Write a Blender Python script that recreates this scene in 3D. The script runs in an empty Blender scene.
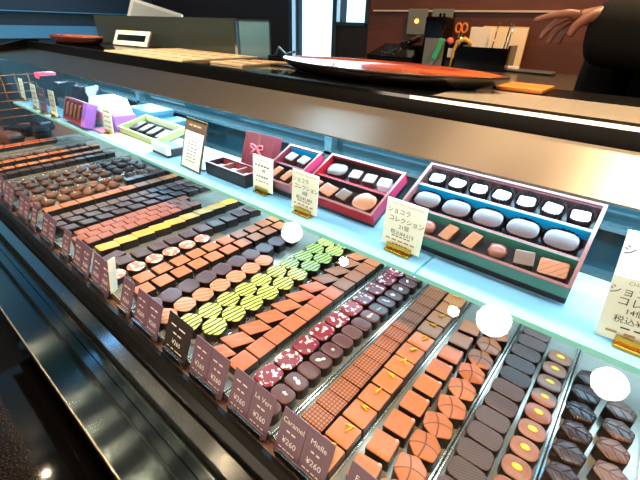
import bpy, bmesh, math, random
from mathutils import Vector, Matrix
random.seed(7)
C = bpy.context.scene.collection
O = 1.25                       # camera height above the floor; z values below are relative to the camera unless noted
PI = math.pi
ORD = ['first','second','third','fourth','fifth','sixth','seventh','eighth','ninth','tenth','eleventh','twelfth',
       'thirteenth','fourteenth','fifteenth','sixteenth','seventeenth','eighteenth','nineteenth','twentieth']

# ------------------------------------------------------------------ colours and materials
def lin(c):
    return tuple(((v/255)/12.92 if v/255 <= .04045 else ((v/255+.055)/1.055)**2.4) for v in c[:3]) + (1,)

def new_mat(name):
    m = bpy.data.materials.new(name); m.use_nodes = True
    nt = m.node_tree; b = nt.nodes['Principled BSDF']
    return m, nt, b

def mat(name, col, rough=.5, metal=0, spec=.5, var=0, scale=60, bump=0, coat=0, emit=0, emitcol=None):
    m, nt, b = new_mat(name)
    b.inputs['Base Color'].default_value = lin(col); b.inputs['Roughness'].default_value = rough
    b.inputs['Metallic'].default_value = metal; b.inputs['Specular IOR Level'].default_value = spec
    b.inputs['Coat Weight'].default_value = coat
    if emit:
        b.inputs['Emission Color'].default_value = lin(emitcol or col); b.inputs['Emission Strength'].default_value = emit
    if var or bump:
        tc = nt.nodes.new('ShaderNodeTexCoord'); n = nt.nodes.new('ShaderNodeTexNoise')
        n.inputs['Scale'].default_value = scale; n.inputs['Detail'].default_value = 4
        oi = nt.nodes.new('ShaderNodeObjectInfo'); ad = nt.nodes.new('ShaderNodeVectorMath'); ad.operation = 'ADD'
        nt.links.new(tc.outputs['Object'], ad.inputs[0]); nt.links.new(oi.outputs['Random'], ad.inputs[1])
        nt.links.new(ad.outputs[0], n.inputs['Vector'])
        if var:
            mx = nt.nodes.new('ShaderNodeMix'); mx.data_type = 'RGBA'
            c = lin(col)
            mx.inputs[6].default_value = tuple(v*(1-var) for v in c[:3])+(1,)
            mx.inputs[7].default_value = tuple(min(1, v*(1+var)) for v in c[:3])+(1,)
            nt.links.new(n.outputs['Fac'], mx.inputs[0]); nt.links.new(mx.outputs[2], b.inputs['Base Color'])
        if bump:
            bp = nt.nodes.new('ShaderNodeBump'); bp.inputs['Strength'].default_value = bump; bp.inputs['Distance'].default_value = .002
            nt.links.new(n.outputs['Fac'], bp.inputs['Height']); nt.links.new(bp.outputs[0], b.inputs['Normal'])
    return m

def mth(nt, op, a, b=None, c=None):
    n = nt.nodes.new('ShaderNodeMath'); n.operation = op
    for i, v in enumerate((a, b, c)):
        if v is None: continue
        if isinstance(v, (int, float)): n.inputs[i].default_value = v
        else: nt.links.new(v, n.inputs[i])
    return n.outputs[0]

def pattern_mat(name, col, col2, kind, rough=.35, p=.006, w=.0012, ang=0, bump=.5, spec=.5):
    """procedural surface pattern in the object's own coordinates: stripes, grid, veins, cross, blotch"""
    m, nt, b = new_mat(name)
    b.inputs['Roughness'].default_value = rough; b.inputs['Specular IOR Level'].default_value = spec
    tc = nt.nodes.new('ShaderNodeTexCoord'); mp = nt.nodes.new('ShaderNodeMapping'); mp.vector_type = 'POINT'
    mp.inputs['Rotation'].default_value = (0, 0, ang)
    nt.links.new(tc.outputs['Object'], mp.inputs['Vector'])
    sp = nt.nodes.new('ShaderNodeSeparateXYZ'); nt.links.new(mp.outputs[0], sp.inputs[0])
    x, y = sp.outputs[0], sp.outputs[1]
    if kind == 'blotch':
        oi = nt.nodes.new('ShaderNodeObjectInfo'); ad = nt.nodes.new('ShaderNodeVectorMath'); ad.operation = 'ADD'
        nt.links.new(tc.outputs['Object'], ad.inputs[0]); nt.links.new(oi.outputs['Random'], ad.inputs[1])
        n = nt.nodes.new('ShaderNodeTexNoise'); n.inputs['Scale'].default_value = p; n.inputs['Detail'].default_value = 2
        nt.links.new(ad.outputs[0], n.inputs['Vector'])
        fac = mth(nt, 'GREATER_THAN', n.outputs['Fac'], w)
    else:
        if kind == 'stripes':
            nz = nt.nodes.new('ShaderNodeTexNoise'); nz.inputs['Scale'].default_value = 60
            nt.links.new(tc.outputs['Object'], nz.inputs['Vector'])
            xx = mth(nt, 'ADD', x, mth(nt, 'MULTIPLY', nz.outputs['Fac'], p*.6))
            d = mth(nt, 'PINGPONG', xx, p/2)
        elif kind == 'grid':
            d = mth(nt, 'MINIMUM', mth(nt, 'PINGPONG', x, p/2), mth(nt, 'PINGPONG', y, p/2))
        elif kind == 'veins':
            br = mth(nt, 'PINGPONG', mth(nt, 'ADD', mth(nt, 'SUBTRACT', x, mth(nt, 'MULTIPLY', mth(nt, 'ABSOLUTE', y), .8)), .004), p/2)
            d = mth(nt, 'MINIMUM', br, mth(nt, 'ABSOLUTE', y))
        elif kind == 'cross':
            cy = mth(nt, 'ADD', y, mth(nt, 'MULTIPLY', mth(nt, 'MULTIPLY', x, x), 14))
            d = mth(nt, 'MINIMUM', mth(nt, 'ABSOLUTE', mth(nt, 'ADD', x, mth(nt, 'MULTIPLY', mth(nt, 'MULTIPLY', y, y), 10))), mth(nt, 'ABSOLUTE', cy))
        elif kind == 'line':
            d = mth(nt, 'ABSOLUTE', x)
        fac = mth(nt, 'LESS_THAN', d, w)
        if bump:
            h = mth(nt, 'MINIMUM', d, w*1.6)
            bp = nt.nodes.new('ShaderNodeBump'); bp.inputs['Strength'].default_value = bump; bp.inputs['Distance'].default_value = 1.0
            nt.links.new(h, bp.inputs['Height']); nt.links.new(bp.outputs[0], b.inputs['Normal'])
    mx = nt.nodes.new('ShaderNodeMix'); mx.data_type = 'RGBA'
    mx.inputs[6].default_value = lin(col); mx.inputs[7].default_value = lin(col2)
    nt.links.new(fac, mx.inputs[0]); nt.links.new(mx.outputs[2], b.inputs['Base Color'])
    return m

def brushed(name, col, rough=.28, aniso=.85):
    m, nt, b = new_mat(name)
    b.inputs['Base Color'].default_value = lin(col); b.inputs['Metallic'].default_value = 1
    b.inputs['Roughness'].default_value = rough; b.inputs['Anisotropic'].default_value = aniso
    t = nt.nodes.new('ShaderNodeTangent'); t.direction_type = 'RADIAL'; t.axis = 'X'
    nt.links.new(t.outputs[0], b.inputs['Tangent'])
    tc = nt.nodes.new('ShaderNodeTexCoord'); mp = nt.nodes.new('ShaderNodeMapping')
    mp.inputs['Scale'].default_value = (2.5, 700, 700)
    n = nt.nodes.new('ShaderNodeTexNoise'); n.inputs['Scale'].default_value = 1; n.inputs['Detail'].default_value = 3
    nt.links.new(tc.outputs['Object'], mp.inputs[0]); nt.links.new(mp.outputs[0], n.inputs['Vector'])
    r = mth(nt, 'ADD', mth(nt, 'MULTIPLY', n.outputs['Fac'], .08), rough-.04)
    nt.links.new(r, b.inputs['Roughness'])
    return m

def glass_pane(name, tint=(255,255,255), ior=1.45, boost=1.0):
    m = bpy.data.materials.new(name); m.use_nodes = True; nt = m.node_tree; nt.nodes.clear()
    out = nt.nodes.new('ShaderNodeOutputMaterial'); mx = nt.nodes.new('ShaderNodeMixShader')
    tr = nt.nodes.new('ShaderNodeBsdfTransparent'); tr.inputs[0].default_value = lin(tint)
    gl = nt.nodes.new('ShaderNodeBsdfGlossy'); gl.inputs['Roughness'].default_value = .0
    geo = nt.nodes.new('ShaderNodeNewGeometry'); dp = nt.nodes.new('ShaderNodeVectorMath'); dp.operation = 'DOT_PRODUCT'
    nt.links.new(geo.outputs['Normal'], dp.inputs[0]); nt.links.new(geo.outputs['Incoming'], dp.inputs[1])
    c = mth(nt, 'ABSOLUTE', dp.outputs['Value']); f0 = ((ior-1)/(ior+1))**2*boost
    f = mth(nt, 'ADD', f0, mth(nt, 'MULTIPLY', mth(nt, 'POWER', mth(nt, 'SUBTRACT', 1.0, c), 5.0), 1-f0))
    nt.links.new(f, mx.inputs[0]); nt.links.new(tr.outputs[0], mx.inputs[1]); nt.links.new(gl.outputs[0], mx.inputs[2])
    nt.links.new(mx.outputs[0], out.inputs[0])
    return m

def frosted(name, col, alpha, rough=.15):
    """milky glass: part see-through, part lit surface"""
    m = bpy.data.materials.new(name); m.use_nodes = True; nt = m.node_tree
    b = nt.nodes['Principled BSDF']; out = nt.nodes['Material Output']
    b.inputs['Base Color'].default_value = lin(col); b.inputs['Roughness'].default_value = rough
    tr = nt.nodes.new('ShaderNodeBsdfTransparent'); tr.inputs[0].default_value = lin(col)
    mx = nt.nodes.new('ShaderNodeMixShader'); mx.inputs[0].default_value = alpha
    nt.links.new(tr.outputs[0], mx.inputs[1]); nt.links.new(b.outputs[0], mx.inputs[2]); nt.links.new(mx.outputs[0], out.inputs[0])
    return m

def emission(name, col, s):
    m = bpy.data.materials.new(name); m.use_nodes = True; nt = m.node_tree; nt.nodes.clear()
    o = nt.nodes.new('ShaderNodeOutputMaterial'); e = nt.nodes.new('ShaderNodeEmission')
    e.inputs[0].default_value = lin(col); e.inputs[1].default_value = s; nt.links.new(e.outputs[0], o.inputs[0])
    return m

def wood(name, c1, c2, scale=(6, 60, 60), rough=.3, axis_scale=1, coat=0):
    m, nt, b = new_mat(name)
    tc = nt.nodes.new('ShaderNodeTexCoord'); mp = nt.nodes.new('ShaderNodeMapping'); mp.inputs['Scale'].default_value = scale
    n = nt.nodes.new('ShaderNodeTexNoise'); n.inputs['Scale'].default_value = 1; n.inputs['Detail'].default_value = 6; n.inputs['Distortion'].default_value = .6
    cr = nt.nodes.new('ShaderNodeValToRGB'); cr.color_ramp.elements[0].color = lin(c1); cr.color_ramp.elements[1].color = lin(c2)
    cr.color_ramp.elements[0].position = .35; cr.color_ramp.elements[1].position = .65
    nt.links.new(tc.outputs['Object'], mp.inputs[0]); nt.links.new(mp.outputs[0], n.inputs['Vector'])
    nt.links.new(n.outputs['Fac'], cr.inputs[0]); nt.links.new(cr.outputs[0], b.inputs['Base Color'])
    b.inputs['Roughness'].default_value = rough; b.inputs['Coat Weight'].default_value = coat
    return m

def granite(name):
    m, nt, b = new_mat(name)
    tc = nt.nodes.new('ShaderNodeTexCoord'); n = nt.nodes.new('ShaderNodeTexNoise'); n.inputs['Scale'].default_value = 150; n.inputs['Detail'].default_value = 6
    cr = nt.nodes.new('ShaderNodeValToRGB'); e = cr.color_ramp.elements
    e[0].color = lin((10, 8, 7)); e[0].position = .45; e[1].color = lin((60, 45, 33)); e[1].position = .7
    nt.links.new(tc.outputs['Object'], n.inputs['Vector']); nt.links.new(n.outputs['Fac'], cr.inputs[0]); nt.links.new(cr.outputs[0], b.inputs['Base Color'])
    b.inputs['Roughness'].default_value = .06
    return m

M = {}
M['steel'] = brushed('brushed_steel', (124, 142, 148), .12, .98)
M['cedge'] = mat('bright_counter_edge', (215, 205, 190), .25, 1); M['steel_up'] = brushed('brushed_steel_upper', (176, 182, 184), .16, .97)
M['steel_warm'] = brushed('brushed_steel_ledge', (156, 147, 138), .44, .9)
M['black'] = mat('black_gloss', (8, 8, 9), .12); M['edgeblack'] = mat('black_slab_edge', (5, 5, 5), .35, spec=.15)
M['blackmat'] = mat('black_matt', (12, 11, 11), .6)
M['rubber'] = mat('black_bumper', (4, 4, 4), .3, spec=.25)
M['tray'] = mat('tray_metal', (150, 141, 128), .2, .4, var=.04, scale=30)
M['tray_rail'] = mat('tray_rail_metal', (205, 195, 180), .2, .9)
M['shelf'] = frosted('pale_glass_shelf', (166, 206, 222), .62, .1)
M['shelf_edge'] = mat('glass_edge', (130, 215, 214), .1)
M['front_glass'] = glass_pane('front_glass_pane', (250, 255, 254))
M['back'] = mat('teal_back_panel', (34, 58, 64), .08, .3)
M['deck'] = mat('deck_steel', (110, 75, 60), .4, .3)
M['gold'] = mat('gold_metal', (200, 150, 55), .22, 1)
M['clear'] = glass_pane('clear_acrylic', (245, 250, 250), 1.4, 1.2)
M['chrome'] = mat('polished_clip', (200, 205, 205), .12, 1)
M['cream'] = mat('cream_card', (250, 240, 212), .55)
M['white_card'] = mat('white_card', (245, 246, 240), .5)
M['purple'] = mat('purple_card', (104, 74, 92), .35)
M['ink'] = mat('brown_ink', (70, 45, 35), .7)
M['ink_w'] = mat('white_ink', (225, 210, 215), .6)
M['ink_tan'] = mat('tan_ink', (185, 140, 85), .6)
M['choc_side'] = mat('shaded_chocolate_side', (36, 18, 14), .35, var=.15)  # side shade painted into the colour, well below the tops
M['choc_side_m'] = mat('shaded_milk_side', (70, 34, 20), .4, var=.12)  # milk sides, also darkened in colour for shade

# ------------------------------------------------------------------ object helpers
def setp(o, label=None, cat=None, group=None, kind=None):
    if label: o['label'] = label
    if cat: o['category'] = cat
    if group: o['group'] = group
    if kind: o['kind'] = kind
    return o

def empty(name, loc=(0, 0, 0), label=None, cat=None, group=None, rot=None, matrix=None):
    o = bpy.data.objects.new(name, None); C.objects.link(o); o.empty_display_size = .02
    if matrix is not None: o.matrix_world = matrix
    else:
        o.location = loc
        if rot: o.rotation_euler = rot
    return setp(o, label, cat, group)

class MB:
    def __init__(s): s.bm = bmesh.new()
    def box(s, x0, x1, y0, y1, z0, z1, bev=0, mi=0, mtx=None):
        vs = [(x, y, z) for x in (x0, x1) for y in (y0, y1) for z in (z0, z1)]
        v = [s.bm.verts.new(mtx @ Vector(p) if mtx else p) for p in vs]
        fs = [(0,1,3,2),(4,6,7,5),(0,4,5,1),(2,3,7,6),(0,2,6,4),(1,5,7,3)]
        f = [s.bm.faces.new([v[i] for i in q]) for q in fs]
        for q in f: q.material_index = mi
        if bev:
            ed = list({e for q in f for e in q.edges})
            r = bmesh.ops.bevel(s.bm, geom=ed, offset=bev, segments=2, affect='EDGES', profile=.5)
            for q in r['faces']: q.material_index = mi
        return s
    def prism(s, poly, a0, a1, axis='x', mi=0):
        """poly in the plane perpendicular to axis: x -> (y,z), y -> (x,z), z -> (x,y)"""
        def p3(p, a): return (a, p[0], p[1]) if axis == 'x' else ((p[0], a, p[1]) if axis == 'y' else (p[0], p[1], a))
        A = [s.bm.verts.new(p3(p, a0)) for p in poly]; B = [s.bm.verts.new(p3(p, a1)) for p in poly]
        n = len(poly); fs = [s.bm.faces.new(A[::-1]), s.bm.faces.new(B)]
        for i in range(n): fs.append(s.bm.faces.new((A[i], A[(i+1) % n], B[(i+1) % n], B[i])))
        for q in fs: q.material_index = mi
        return s
    def quad(s, pts, mi=0):
        f = s.bm.faces.new([s.bm.verts.new(p) for p in pts]); f.material_index = mi; return s
    def tube(s, pts, r, seg=8, mi=0, cap=True):
        pts = [Vector(p) for p in pts]; rings = []
        rs = r if isinstance(r, (list, tuple)) else [r]*len(pts)
        for i, p in enumerate(pts):
            t = (pts[min(i+1, len(pts)-1)] - pts[max(i-1, 0)]).normalized()
            u = t.orthogonal().normalized() if i == 0 else (rings_u - t*rings_u.dot(t)).normalized()
            rings_u = u; w = t.cross(u)
            rings.append([s.bm.verts.new(p + (u*math.cos(2*PI*k/seg) + w*math.sin(2*PI*k/seg))*rs[i]) for k in range(seg)])
        for a, b in zip(rings, rings[1:]):
            for k in range(seg):
                f = s.bm.faces.new((a[k], a[(k+1) % seg], b[(k+1) % seg], b[k])); f.material_index = mi; f.smooth = True
        if cap:
            for q in (rings[0][::-1], rings[-1]): s.bm.faces.new(q).material_index = mi
        return s
    def lathe(s, prof, cx=0, cy=0, seg=24, mi=0, sx=1, sy=1):
        rings = [[s.bm.verts.new((cx+r*sx*math.cos(2*PI*k/seg), cy+r*sy*math.sin(2*PI*k/seg), z)) for k in range(seg)] for r, z in prof]
        for a, b in zip(rings, rings[1:]):
            for k in range(seg):
                f = s.bm.faces.new((a[k], a[(k+1) % seg], b[(k+1) % seg], b[k])); f.material_index = mi; f.smooth = True
        for q in (rings[0][::-1], rings[-1]): s.bm.faces.new(q).material_index = mi
        return s
    def ico(s, c, r, sub=2, noise=0, sc=(1,1,1), mi=0):
        r_ = bmesh.ops.create_icosphere(s.bm, subdivisions=sub, radius=1)
        for v in r_['verts']:
            k = r*(1 + random.uniform(-noise, noise))
            v.co = Vector((v.co.x*sc[0]*k, v.co.y*sc[1]*k, v.co.z*sc[2]*k)) + Vector(c)
        for f in {f for v in r_['verts'] for f in v.link_faces}: f.material_index = mi; f.smooth = True
        return s
    def mesh(s, name, mats):
        bmesh.ops.recalc_face_normals(s.bm, faces=s.bm.faces)
        me = bpy.data.meshes.new(name); s.bm.to_mesh(me); s.bm.free()
        for m in (mats if isinstance(mats, (list, tuple)) else [mats]): me.materials.append(m)
        return me
    def build(s, name, mats, parent=None, loc=None):
        o = bpy.data.objects.new(name, s.mesh(name, mats)); C.objects.link(o)
        if parent: o.parent = parent
        if loc: o.location = loc
        return o

def place(name, me, parent=None, loc=None, rot=None):
    o = bpy.data.objects.new(name, me); C.objects.link(o)
    if parent: o.parent = parent
    if loc: o.location = loc
    if rot: o.rotation_euler = rot
    return o

TXT = {}
def text_mesh(body, size, m, align='CENTER'):
    key = (body, size, m.name, align)
    if key not in TXT:
        cu = bpy.data.curves.new('lettering', 'FONT'); cu.body = body; cu.size = size; cu.align_x = align; cu.resolution_u = 2; cu.space_line = .9
        o = bpy.data.objects.new('tmp', cu); C.objects.link(o)
        dg = bpy.context.evaluated_depsgraph_get(); dg.update()
        me = bpy.data.meshes.new_from_object(o.evaluated_get(dg)); me.name = 'lettering'
        me.materials.clear(); me.materials.append(m)
        bpy.data.objects.remove(o); bpy.data.curves.remove(cu); TXT[key] = me
    return TXT[key]

def rounded(corners, r, seg=5):
    pts = []; n = len(corners)
    for i in range(n):
        p = Vector(corners[i]); a = (Vector(corners[i-1])-p); b = (Vector(corners[(i+1) % n])-p)
        rr = min(r, a.length*.48, b.length*.48)
        p0 = p + a.normalized()*rr; p1 = p + b.normalized()*rr
        for k in range(seg+1):
            t = k/seg; pts.append(((1-t)**2*p0 + 2*t*(1-t)*p + t*t*p1))
    return pts

def rect(w, d, skew=0):
    return [(-w/2-skew/2, -d/2), (w/2-skew/2, -d/2), (w/2+skew/2, d/2), (-w/2+skew/2, d/2)]

def choc_mesh(name, corners, r, h, bev, top, side, dome=0, rough_edge=0):
    pts = rounded(corners, r); rm = sum(p.length for p in pts)/len(pts); bm = bmesh.new(); rings = []
    prof = [(1.0, 0), (1.0, h-bev)]
    for k in range(1, 4):
        a = k/3*PI/2; prof.append((1-bev/rm*(1-math.cos(a)), h-bev+bev*math.sin(a)))
    s0 = prof[-1][0]
    for k in (.66, .33): prof.append((s0*k, h+dome*(1-k*k)))
    for s, z in prof: rings.append([bm.verts.new((p.x*s, p.y*s, z)) for p in pts])
    n = len(pts)
    for i, (a, b) in enumerate(zip(rings, rings[1:])):
        for k in range(n):
            f = bm.faces.new((a[k], a[(k+1) % n], b[(k+1) % n], b[k])); f.smooth = i > 0; f.material_index = 1 if i < 2 else 0
    cv = bm.verts.new((0, 0, h+dome))
    for k in range(n):
        f = bm.faces.new((rings[-1][k], rings[-1][(k+1) % n], cv)); f.smooth = True; f.material_index = 0
    bm.faces.new(rings[0][::-1]).material_index = 1
    bmesh.ops.recalc_face_normals(bm, faces=bm.faces)
    me = bpy.data.meshes.new(name); bm.to_mesh(me); bm.free()
    me.materials.append(top); me.materials.append(side)
    return me

# ------------------------------------------------------------------ camera (VPs of the photo's case lines)
cam = bpy.data.cameras.new('camera'); co = bpy.data.objects.new('camera', cam); C.objects.link(co)
cam.sensor_width = 36; cam.lens = 36*382/640; cam.clip_start = .01
Rt = ((0.7627, 0.3357, -0.5528), (0.6463, -0.3608, 0.6724), (0.0263, -0.8701, -0.4922))   # image right, down, forward in world rows
mt = Matrix(((Rt[0][0], -Rt[0][1], -Rt[0][2], 0), (Rt[1][0], -Rt[1][1], -Rt[1][2], 0), (Rt[2][0], -Rt[2][1], -Rt[2][2], O), (0, 0, 0, 1)))
co.matrix_world = mt; bpy.context.scene.camera = co

# ------------------------------------------------------------------ the room
def struct(name, mb, m, parent=None):
    o = mb.build(name, m, parent)
    if not parent: o['kind'] = 'structure'
    return o
M['floor'] = granite('granite_floor')
M['wall_wood'] = wood('brown_wall_panel', (74, 40, 30), (98, 56, 42), (2, 2, 14), .45)
M['wall_dark'] = mat('dark_wall', (26, 20, 20), .5, var=.1, scale=5)
M['wall_blue'] = mat('blue_grey_wall', (48, 68, 80), .55, var=.12, scale=8)
M['ceil'] = mat('ceiling_paint', (44, 38, 34), .8)
M['front_wall'] = mat('far_shop_wall', (36, 29, 25), .8)
struct('floor', MB().box(-3.6, 2.6, -3.3, 2.0, -.1, 0), M['floor'])
struct('trim_4', MB().box(-3.4, 2.6, -.022, .9, 0, .002), mat('black_floor_band', (7, 6, 6), .05))  # polished black band on the floor along the case
struct('ceiling', MB().box(-3.6, 2.6, -3.3, 2.0, 2.55, 2.65), M['ceil'])
WY = 1.9
bw = MB()
bw.box(-1.28, 2.6, WY, WY+.1, 0, 2.55)
struct('wall_back', bw, M['wall_wood'])
bw = MB(); bw.box(-3.6, -1.85, WY, WY+.1, 0, 2.55); bw.box(-1.85, -1.28, WY, WY+.1, 2.35, 2.55); bw.box(-1.485, -1.28, WY, WY+.1, 0, O+.005)
struct('wall_back_dark', bw, M['wall_dark']).name = 'wall_back_left'
struct('wall_left', MB().box(-3.6, -3.4, -3.3, 2.0, 0, 2.55), M['wall_blue'])
struct('wall_front', MB().box(-3.6, 2.6, -3.4, -3.3, 0, 2.55), M['front_wall'])
struct('wall_right', MB().box(2.6, 2.7, -3.4, 2.0, 0, 2.55), M['front_wall'])
M['frame'] = mat('window_frame', (40, 60, 70), .4)
M['winglass'] = glass_pane('window_glass', (235, 250, 255))
w1 = struct('window_1', MB().box(-1.49, -1.28, WY+.03, WY+.05, O+.005, 2.35), M['winglass'])
MB().box(-1.30, -1.28, WY-.01, WY+.06, O+.005, 2.35).box(-1.49, -1.30, WY-.01, WY+.06, O-.005, O+.012).build('window_frame', M['frame'], w1)
d1 = struct('door_1', MB().box(-1.82, -1.515, WY+.03, WY+.05, .05, 2.33), M['winglass'])
MB().box(-1.85, -1.82, WY-.01, WY+.08, 0, 2.35).box(-1.515, -1.485, WY-.01, WY+.08, 0, 2.35).box(-1.82, -1.515, WY-.01, WY+.08, 0, .05).build('door_frame', M['frame'], d1)
ext = struct('daylight_card', MB().box(-3.2, -.6, WY+1.2, WY+1.25, 0, 3), emission('daylight_outside', (225, 245, 255), 1.9))  # glowing card standing in for daylight beyond door and window
trim = struct('trim_1', MB().box(-1.25, 2.6, WY-.012, WY, O+.062, O+.069), mat('wall_rail', (205, 195, 185), .4))
M['bluetrim'] = mat('blue_trim', (90, 165, 205), .4)
for i, (z0, z1, m) in enumerate([(-.135, -.06, 'bluetrim'), (.02, .026, 'bluetrim')]):
    struct('trim_%d' % (i+2), MB().box(-3.4, -3.36, .2, 1.9, O+z0, O+z1), M[m])

# ------------------------------------------------------------------ the display case
XL, XR = -2.45, .62
case = empty('display_case', (0, .4, 0), 'long brushed steel and glass chocolate display case with black counter slab', 'display case')
def cpart(name, mb, m): 
    o = mb.build(name, m, case); o.matrix_parent_inverse = Matrix.Translation((0, -.4, 0)); return o
zc = lambda z: O+z
# body
cpart('body', MB().box(XL, XR, .17, .98, .08, zc(-.53)), M['blackmat'])
cpart('plinth', MB().box(XL+.02, XR-.02, .22, .95, .002, .08), M['blackmat'])
cpart('deck', MB().box(XL, XR, .2048, .82, zc(-.53), zc(-.484)), M['deck'])
cpart('front_ledge', MB().box(XL, XR, .18, .2048, zc(-.53), zc(-.4926)), M['deck'])
# front steel steps, outermost (lowest) first
cpart('lower_rail', MB().prism([(.058, zc(-.56)), (.108, zc(-.56)), (.108, zc(-.563)), (.058, zc(-.575))], XL, XR), M['steel'])
cpart('lower_rail_edge', MB().box(XL, XR, .0562, .058, zc(-.575), zc(-.5598)), M['cedge'])
cpart('middle_rail', MB().prism([(.107, zc(-.532)), (.121, zc(-.532)), (.122, zc(-.5345)), (.123, zc(-.532)), (.137, zc(-.532)), (.137, zc(-.536)), (.107, zc(-.536))], XL, XR), M['steel'])
cpart('upper_rail', MB().prism([(.1395, zc(-.50)), (.160, zc(-.50)), (.160, zc(-.504)), (.1395, zc(-.504))], XL, XR), M['steel_up'])
cpart('rail_backing', MB().box(XL, XR, .1085, .17, zc(-.64), zc(-.5365)).box(XL, XR, .1402, .17, zc(-.5365), zc(-.5045)), M['edgeblack'])
bp = [(.162, zc(-.54)), (.162, zc(-.508)), (.165, zc(-.49)), (.172, zc(-.478)), (.181, zc(-.474)), (.188, zc(-.477)), (.190, zc(-.484)), (.190, zc(-.54))]
cpart('bumper', MB().prism(bp, XL, XR), M['rubber'])
# ledge, slab, staff counter
B, Cc, D = (.42, zc(-.135)), (.577, zc(-.1206)), (.577, zc(-.093))
cpart('ledge', MB().prism([B, Cc, (.577, zc(-.126)), (.424, zc(-.1385))], -2.08, XR), M['steel_warm'])
cpart('counter_edge', MB().prism([Cc, D, (.60, zc(-.093)), (.60, zc(-.13))], -2.08, XR), M['edgeblack'])
M['blackglass'] = mat('black_counter_glass', (10, 11, 13), .08); M['ctop'] = mat('dark_steel_counter_top', (205, 196, 182), .26, .6)

cpart('counter_top', MB().box(-2.08, -.275, .582, .745, zc(-.125), zc(-.0935)), M['blackglass'])
cpart('steel_counter_top', MB().box(-.275, XR, .582, .745, zc(-.125), zc(-.0935)), M['ctop'])
cpart('counter_lip', MB().box(-2.08, -.30, .5765, .582, zc(-.0985), zc(-.0934)), M['blackglass'])
cpart('rear_band', MB().box(-2.08, XR, .745, .86, zc(-.125), zc(-.0935)), M['edgeblack'])
cpart('counter_nosing', MB().box(-.30, XR, .5765, .582, zc(-.0985), zc(-.0933)), M['cedge'])
cpart('end_panel', MB().prism([(.40, zc(-.16)), (.425, zc(-.12)), (.577, zc(-.085)), (.62, zc(-.085)), (.62, zc(-.17))], -2.095, -2.08), M['black'])
cpart('back_panel', MB().box(XL, XR, .80, .812, zc(-.484), zc(-.12)), M['back'])
cpart('counter_support', MB().box(XL, XR, .812, .86, .08, zc(-.125)), M['blackmat'])
M['mull'] = mat('interior_post', (120, 150, 155), .25, .8)
for x in (-1.62, -.62):
    cpart('post', MB().box(x-.012, x+.012, .775, .80, zc(-.484), zc(-.125)), M['mull'])
cpart('back_rail', MB().box(XL, XR, .775, .80, zc(-.40), zc(-.385)).box(XL, XR, .775, .80, zc(-.30), zc(-.292)), M['mull'])
# shelf of two panes with a joint
for a, b in ((-2.08, -.1925), (-.1895, XR)):
    s = MB(); s.box(a, b, .457, .632, zc(-.328), zc(-.32)); s.bm.faces.ensure_lookup_table()
    for f in s.bm.faces:
        if abs(f.calc_center_median().z - zc(-.324)) < .002: f.material_index = 1
    cpart('shelf_pane', s, [M['shelf'], M['shelf_edge']])
cpart('shelf_fill', MB().box(-2.05, XR, .600, .622, zc(-.334), zc(-.329)), emission('cool_shelf_fill', (176, 222, 255), 14))  # glowing strip added to brighten the backs of the trays
for x in (-2.0, -1.1, -.25, .45):
    cpart('shelf_bracket', MB().box(x-.006, x+.006, .60, .80, zc(-.345), zc(-.329)), M['chrome'])
# front glass (a single leaning pane) and its end stile
cpart('front_glass', MB().quad([(XL, .180, zc(-.4735)), (XR, .180, zc(-.4735)), (XR, .421, zc(-.136)), (XL, .421, zc(-.136))]), M['front_glass'])
cpart('lamp_strip', MB().box(-2.0, XR, .475, .495, zc(-.139), zc(-.1345)), emission('cool_lamp', (200, 240, 255), 6))
cpart('rear_fill_strip', MB().box(-2.05, XR, .788, .799, zc(-.250), zc(-.150)), emission('cool_rear_fill', (190, 226, 245), 9))  # hidden glowing strip, added for cool sheen on the rear trays

# ------------------------------------------------------------------ trays of chocolates
Y0, Y1 = .205, .80
def tray(x0, x1, label):
    xc = (x0+x1)/2; t = empty('display_tray', (xc, Y0, zc(-.4835)), label, 'tray', 'steel trays along the case floor')
    hw = (x1-x0)/2 - .0012; L = .77-Y0
    MB().box(-hw, hw, 0, L, 0, .004).build('tray_floor', M['tray'], t)
    for s in (-1, 1):
        MB().box(s*hw-(.0022 if s > 0 else 0), s*hw+(0 if s > 0 else .0022), 0, L, .004, .0095).build('side_rim', M['tray_rail'], t)
    MB().box(-hw, hw, 0, .002, .004, .008).build('front_rim', M['tray_rail'], t)
TR = [(.042,.140,'dark and sheen-paled hexagonal chocolates'), (-.0545,.042,'long ridged bars and yellow-dotted ovals'), (-.149,-.0545,'pink-dotted squares and scored cushions'),
      (-.240,-.149,'waffle-scored chocolates and peel-topped squares'), (-.341,-.240,'red marbled and white-flecked chocolates'), (-.437,-.341,'slanted and plain orange-brown chocolates'),
      (-.530,-.437,'green-striped ovals'), (-.6255,-.530,'plum-dark ovals and orange-lined ovals'), (-.7155,-.6255,'spaced-out orange-brown squares'), (-.80,-.7155,'dark lozenges and white-marbled ovals'),
      (-.90,-.80,'the gold-topped chocolate strip'), (-1.0,-.90,'three columns of small red-brown bricks'), (-1.085,-1.0,'two columns of dark rhombus chocolates'), (-1.14,-1.085,'one column of flat dark squares'),
      (-1.21,-1.14,'one column of orange-brown oblongs'), (-1.335,-1.21,'nutty rocher clusters'), (-1.53,-1.335,'dark mounds with cream chips'), (-1.68,-1.53,'nut-dotted orange-brown squares'),
      (-1.87,-1.68,'mixed dark nut pieces and plain squares'), (-2.02,-1.87,'the long orange peel sticks')]
for a, b, l in TR: tray(a, b, 'steel display tray under '+l)

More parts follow.
